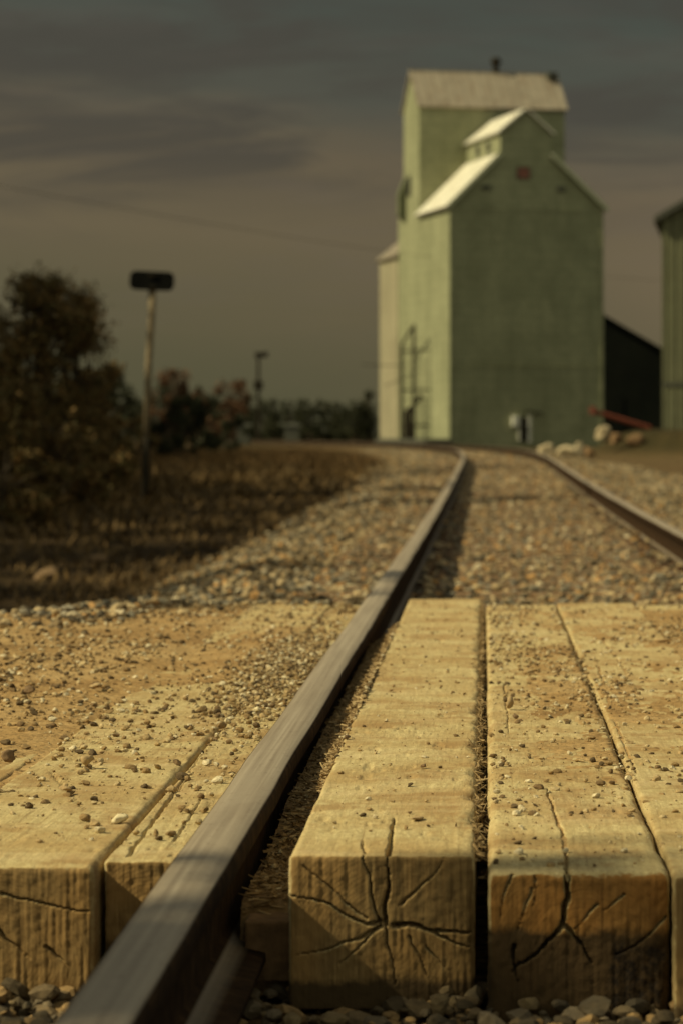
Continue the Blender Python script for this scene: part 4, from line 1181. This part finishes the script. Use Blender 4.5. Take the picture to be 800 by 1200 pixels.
wire((PL[0], PL[1], 12.2), (PR[0], PR[1], 13.4), 1.2, 'thin dark wire crossing the sky high above the sign post', .011)
wire((px2w(424, 198), 198, CAMZ + 84 * 198 / FX), (px2w(474, 191), 191, CAMZ + 83 * 191 / FX), .05, 'short dark wire running level into the side of the elevator', .03)
pole(px2w(430, 119), 119, 0.1 + 5.7, 'short utility pole hidden by the pale rear annex') if False else None

# ------------------------------------------------------------------ camera
cam = bpy.data.cameras.new('camera'); co = bpy.data.objects.new('camera', cam); C.objects.link(co)
co.location = (0, 0, CAMZ); co.rotation_euler = (R(90), 0, 0)
cam.sensor_fit = 'VERTICAL'; cam.sensor_height = 36; cam.sensor_width = 24; cam.lens = 108
cam.shift_x = -168 / 1200; cam.shift_y = -89 / 1200
cam.clip_start = .05; cam.clip_end = 5000
cam.dof.use_dof = True; cam.dof.focus_distance = 5.4; cam.dof.aperture_fstop = 6.8; cam.dof.aperture_blades = 7
S.camera = co

# ------------------------------------------------------------------ light
ELV = 40.0
sd = Vector((-.958 * math.cos(R(ELV)), -.287 * math.cos(R(ELV)), math.sin(R(ELV)))).normalized()   # towards the sun
sl = bpy.data.lights.new('sun', 'SUN'); so = bpy.data.objects.new('sun', sl); C.objects.link(so)
sl.energy = 5.0; sl.angle = R(.55); sl.color = (1.0, .89, .56)
so.rotation_euler = sd.to_track_quat('Z', 'Y').to_euler()
so.location = sd * 50
w = bpy.data.worlds.new('World'); S.world = w; w.use_nodes = True
nt = w.node_tree; bg = nt.nodes['Background']; bg.inputs['Strength'].default_value = .1
def wn(t, **k):
    n = nt.nodes.new(t)
    for a, b_ in k.items(): setattr(n, a, b_)
    return n
sky = wn('ShaderNodeTexSky', sky_type='NISHITA'); sky.sun_disc = False
sky.sun_elevation = R(ELV); sky.sun_rotation = math.atan2(sd.x, sd.y); sky.dust_density = 3; sky.air_density = 1.2
tc = wn('ShaderNodeTexCoord')
sp_ = wn('ShaderNodeSeparateXYZ'); nt.links.new(tc.outputs['Generated'], sp_.inputs[0])
def wmap(scale, loc=(0, 0, 0)):
    m = wn('ShaderNodeMapping'); m.inputs['Scale'].default_value = scale; m.inputs['Location'].default_value = loc
    nt.links.new(tc.outputs['Generated'], m.inputs[0]); return m.outputs[0]
def wnoise(vec, sc, det=6, ro=.55, dist=0):
    n = wn('ShaderNodeTexNoise'); n.inputs['Scale'].default_value = sc; n.inputs['Detail'].default_value = det
    n.inputs['Roughness'].default_value = ro; n.inputs['Distortion'].default_value = dist
    nt.links.new(vec, n.inputs[0]); return n.outputs['Fac']
def wramp(f, stops):
    n = wn('ShaderNodeValToRGB')
    while len(n.color_ramp.elements) < len(stops): n.color_ramp.elements.new(.5)
    for e, (p, c) in zip(n.color_ramp.elements, stops):
        if isinstance(c, (int, float)): c = (c, c, c)
        e.position = p; e.color = (*c, 1)
    nt.links.new(f, n.inputs[0]); return n.outputs[0]
def wmath(op, a, b_):
    n = wn('ShaderNodeMath', operation=op)
    for i, v in enumerate((a, b_)):
        if isinstance(v, (int, float)): n.inputs[i].default_value = v
        else: nt.links.new(v, n.inputs[i])
    return n.outputs[0]
def wmix(f, a, b_, bt='MIX'):
    n = wn('ShaderNodeMix', data_type='RGBA', blend_type=bt)
    for i, v in ((0, f), (6, a), (7, b_)):
        if isinstance(v, (int, float)): n.inputs[i].default_value = v
        elif isinstance(v, tuple): n.inputs[i].default_value = (*v, 1)
        else: nt.links.new(v, n.inputs[i])
    return n.outputs[2]
streak = wnoise(wmap((2, 2, 10)), 3.0, 6, .6, .4)
zz = wmath('ADD', sp_.outputs[2], wmath('MULTIPLY', wmath('SUBTRACT', streak, .5), .05))
zz = wmath('ADD', zz, wmath('MULTIPLY', wmath('ADD', sp_.outputs[0], .0), .10))
grad = wramp(zz, [(0, (.074, .069, .036)), (.025, (.090, .077, .041)), (.055, (.112, .088, .049)), (.085, (.104, .081, .048)), (.105, (.064, .062, .045)), (.15, (.046, .056, .044)), (.5, (.11, .11, .09)), (1, (.22, .22, .19))])
cl = wnoise(wmap((2.2, 2.2, 11), (.3, 0, .4)), 3.2, 7, .6, .6)
cmask = wmath('MULTIPLY', wramp(cl, [(.46, 0), (.58, 1)]), wramp(sp_.outputs[2], [(.06, 0), (.09, .8), (.13, .8), (.2, .2)]))
colr = wmix(cmask, grad, (.050, .044, .033))
cl2 = wnoise(wmap((2.0, 2.0, 14), (1.3, 2, .1)), 4.5, 7, .6, .4)
colr = wmix(wmath('MULTIPLY', wramp(cl2, [(.5, 0), (.7, .35)]), wramp(sp_.outputs[2], [(.025, 0), (.06, 1), (.15, .3)])), colr, (.105, .085, .065))
colr = wmix(wmath('MULTIPLY', wramp(sp_.outputs[0], [(.02, 0), (.12, .55)]), wramp(sp_.outputs[2], [(.0, .3), (.05, 1), (.085, .8), (.10, 0)])), colr, (.17, .125, .075))
# unseen sky behind the camera, brightened to add fill light on shaded fronts
back = wmath('MULTIPLY', wramp(wmath('MULTIPLY', sp_.outputs[1], -1.0), [(.0, 0), (.7, 1)]), wramp(wnoise(wmap((1, 1, 2)), 2.0), [(.3, .6), (.6, 1)]))
colr = wmix(back, colr, (.46, .46, .34))
sc10 = wn('ShaderNodeVectorMath', operation='SCALE'); nt.links.new(colr, sc10.inputs[0]); sc10.inputs['Scale'].default_value = 12.0
fin = wmix(.97, sky.outputs[0], sc10.outputs[0])
nt.links.new(fin, bg.inputs['Color'])

S.view_settings.view_transform = 'Standard'; S.view_settings.look = 'None'
S.view_settings.exposure = 0; S.view_settings.gamma = 1
S.render.engine = 'CYCLES'
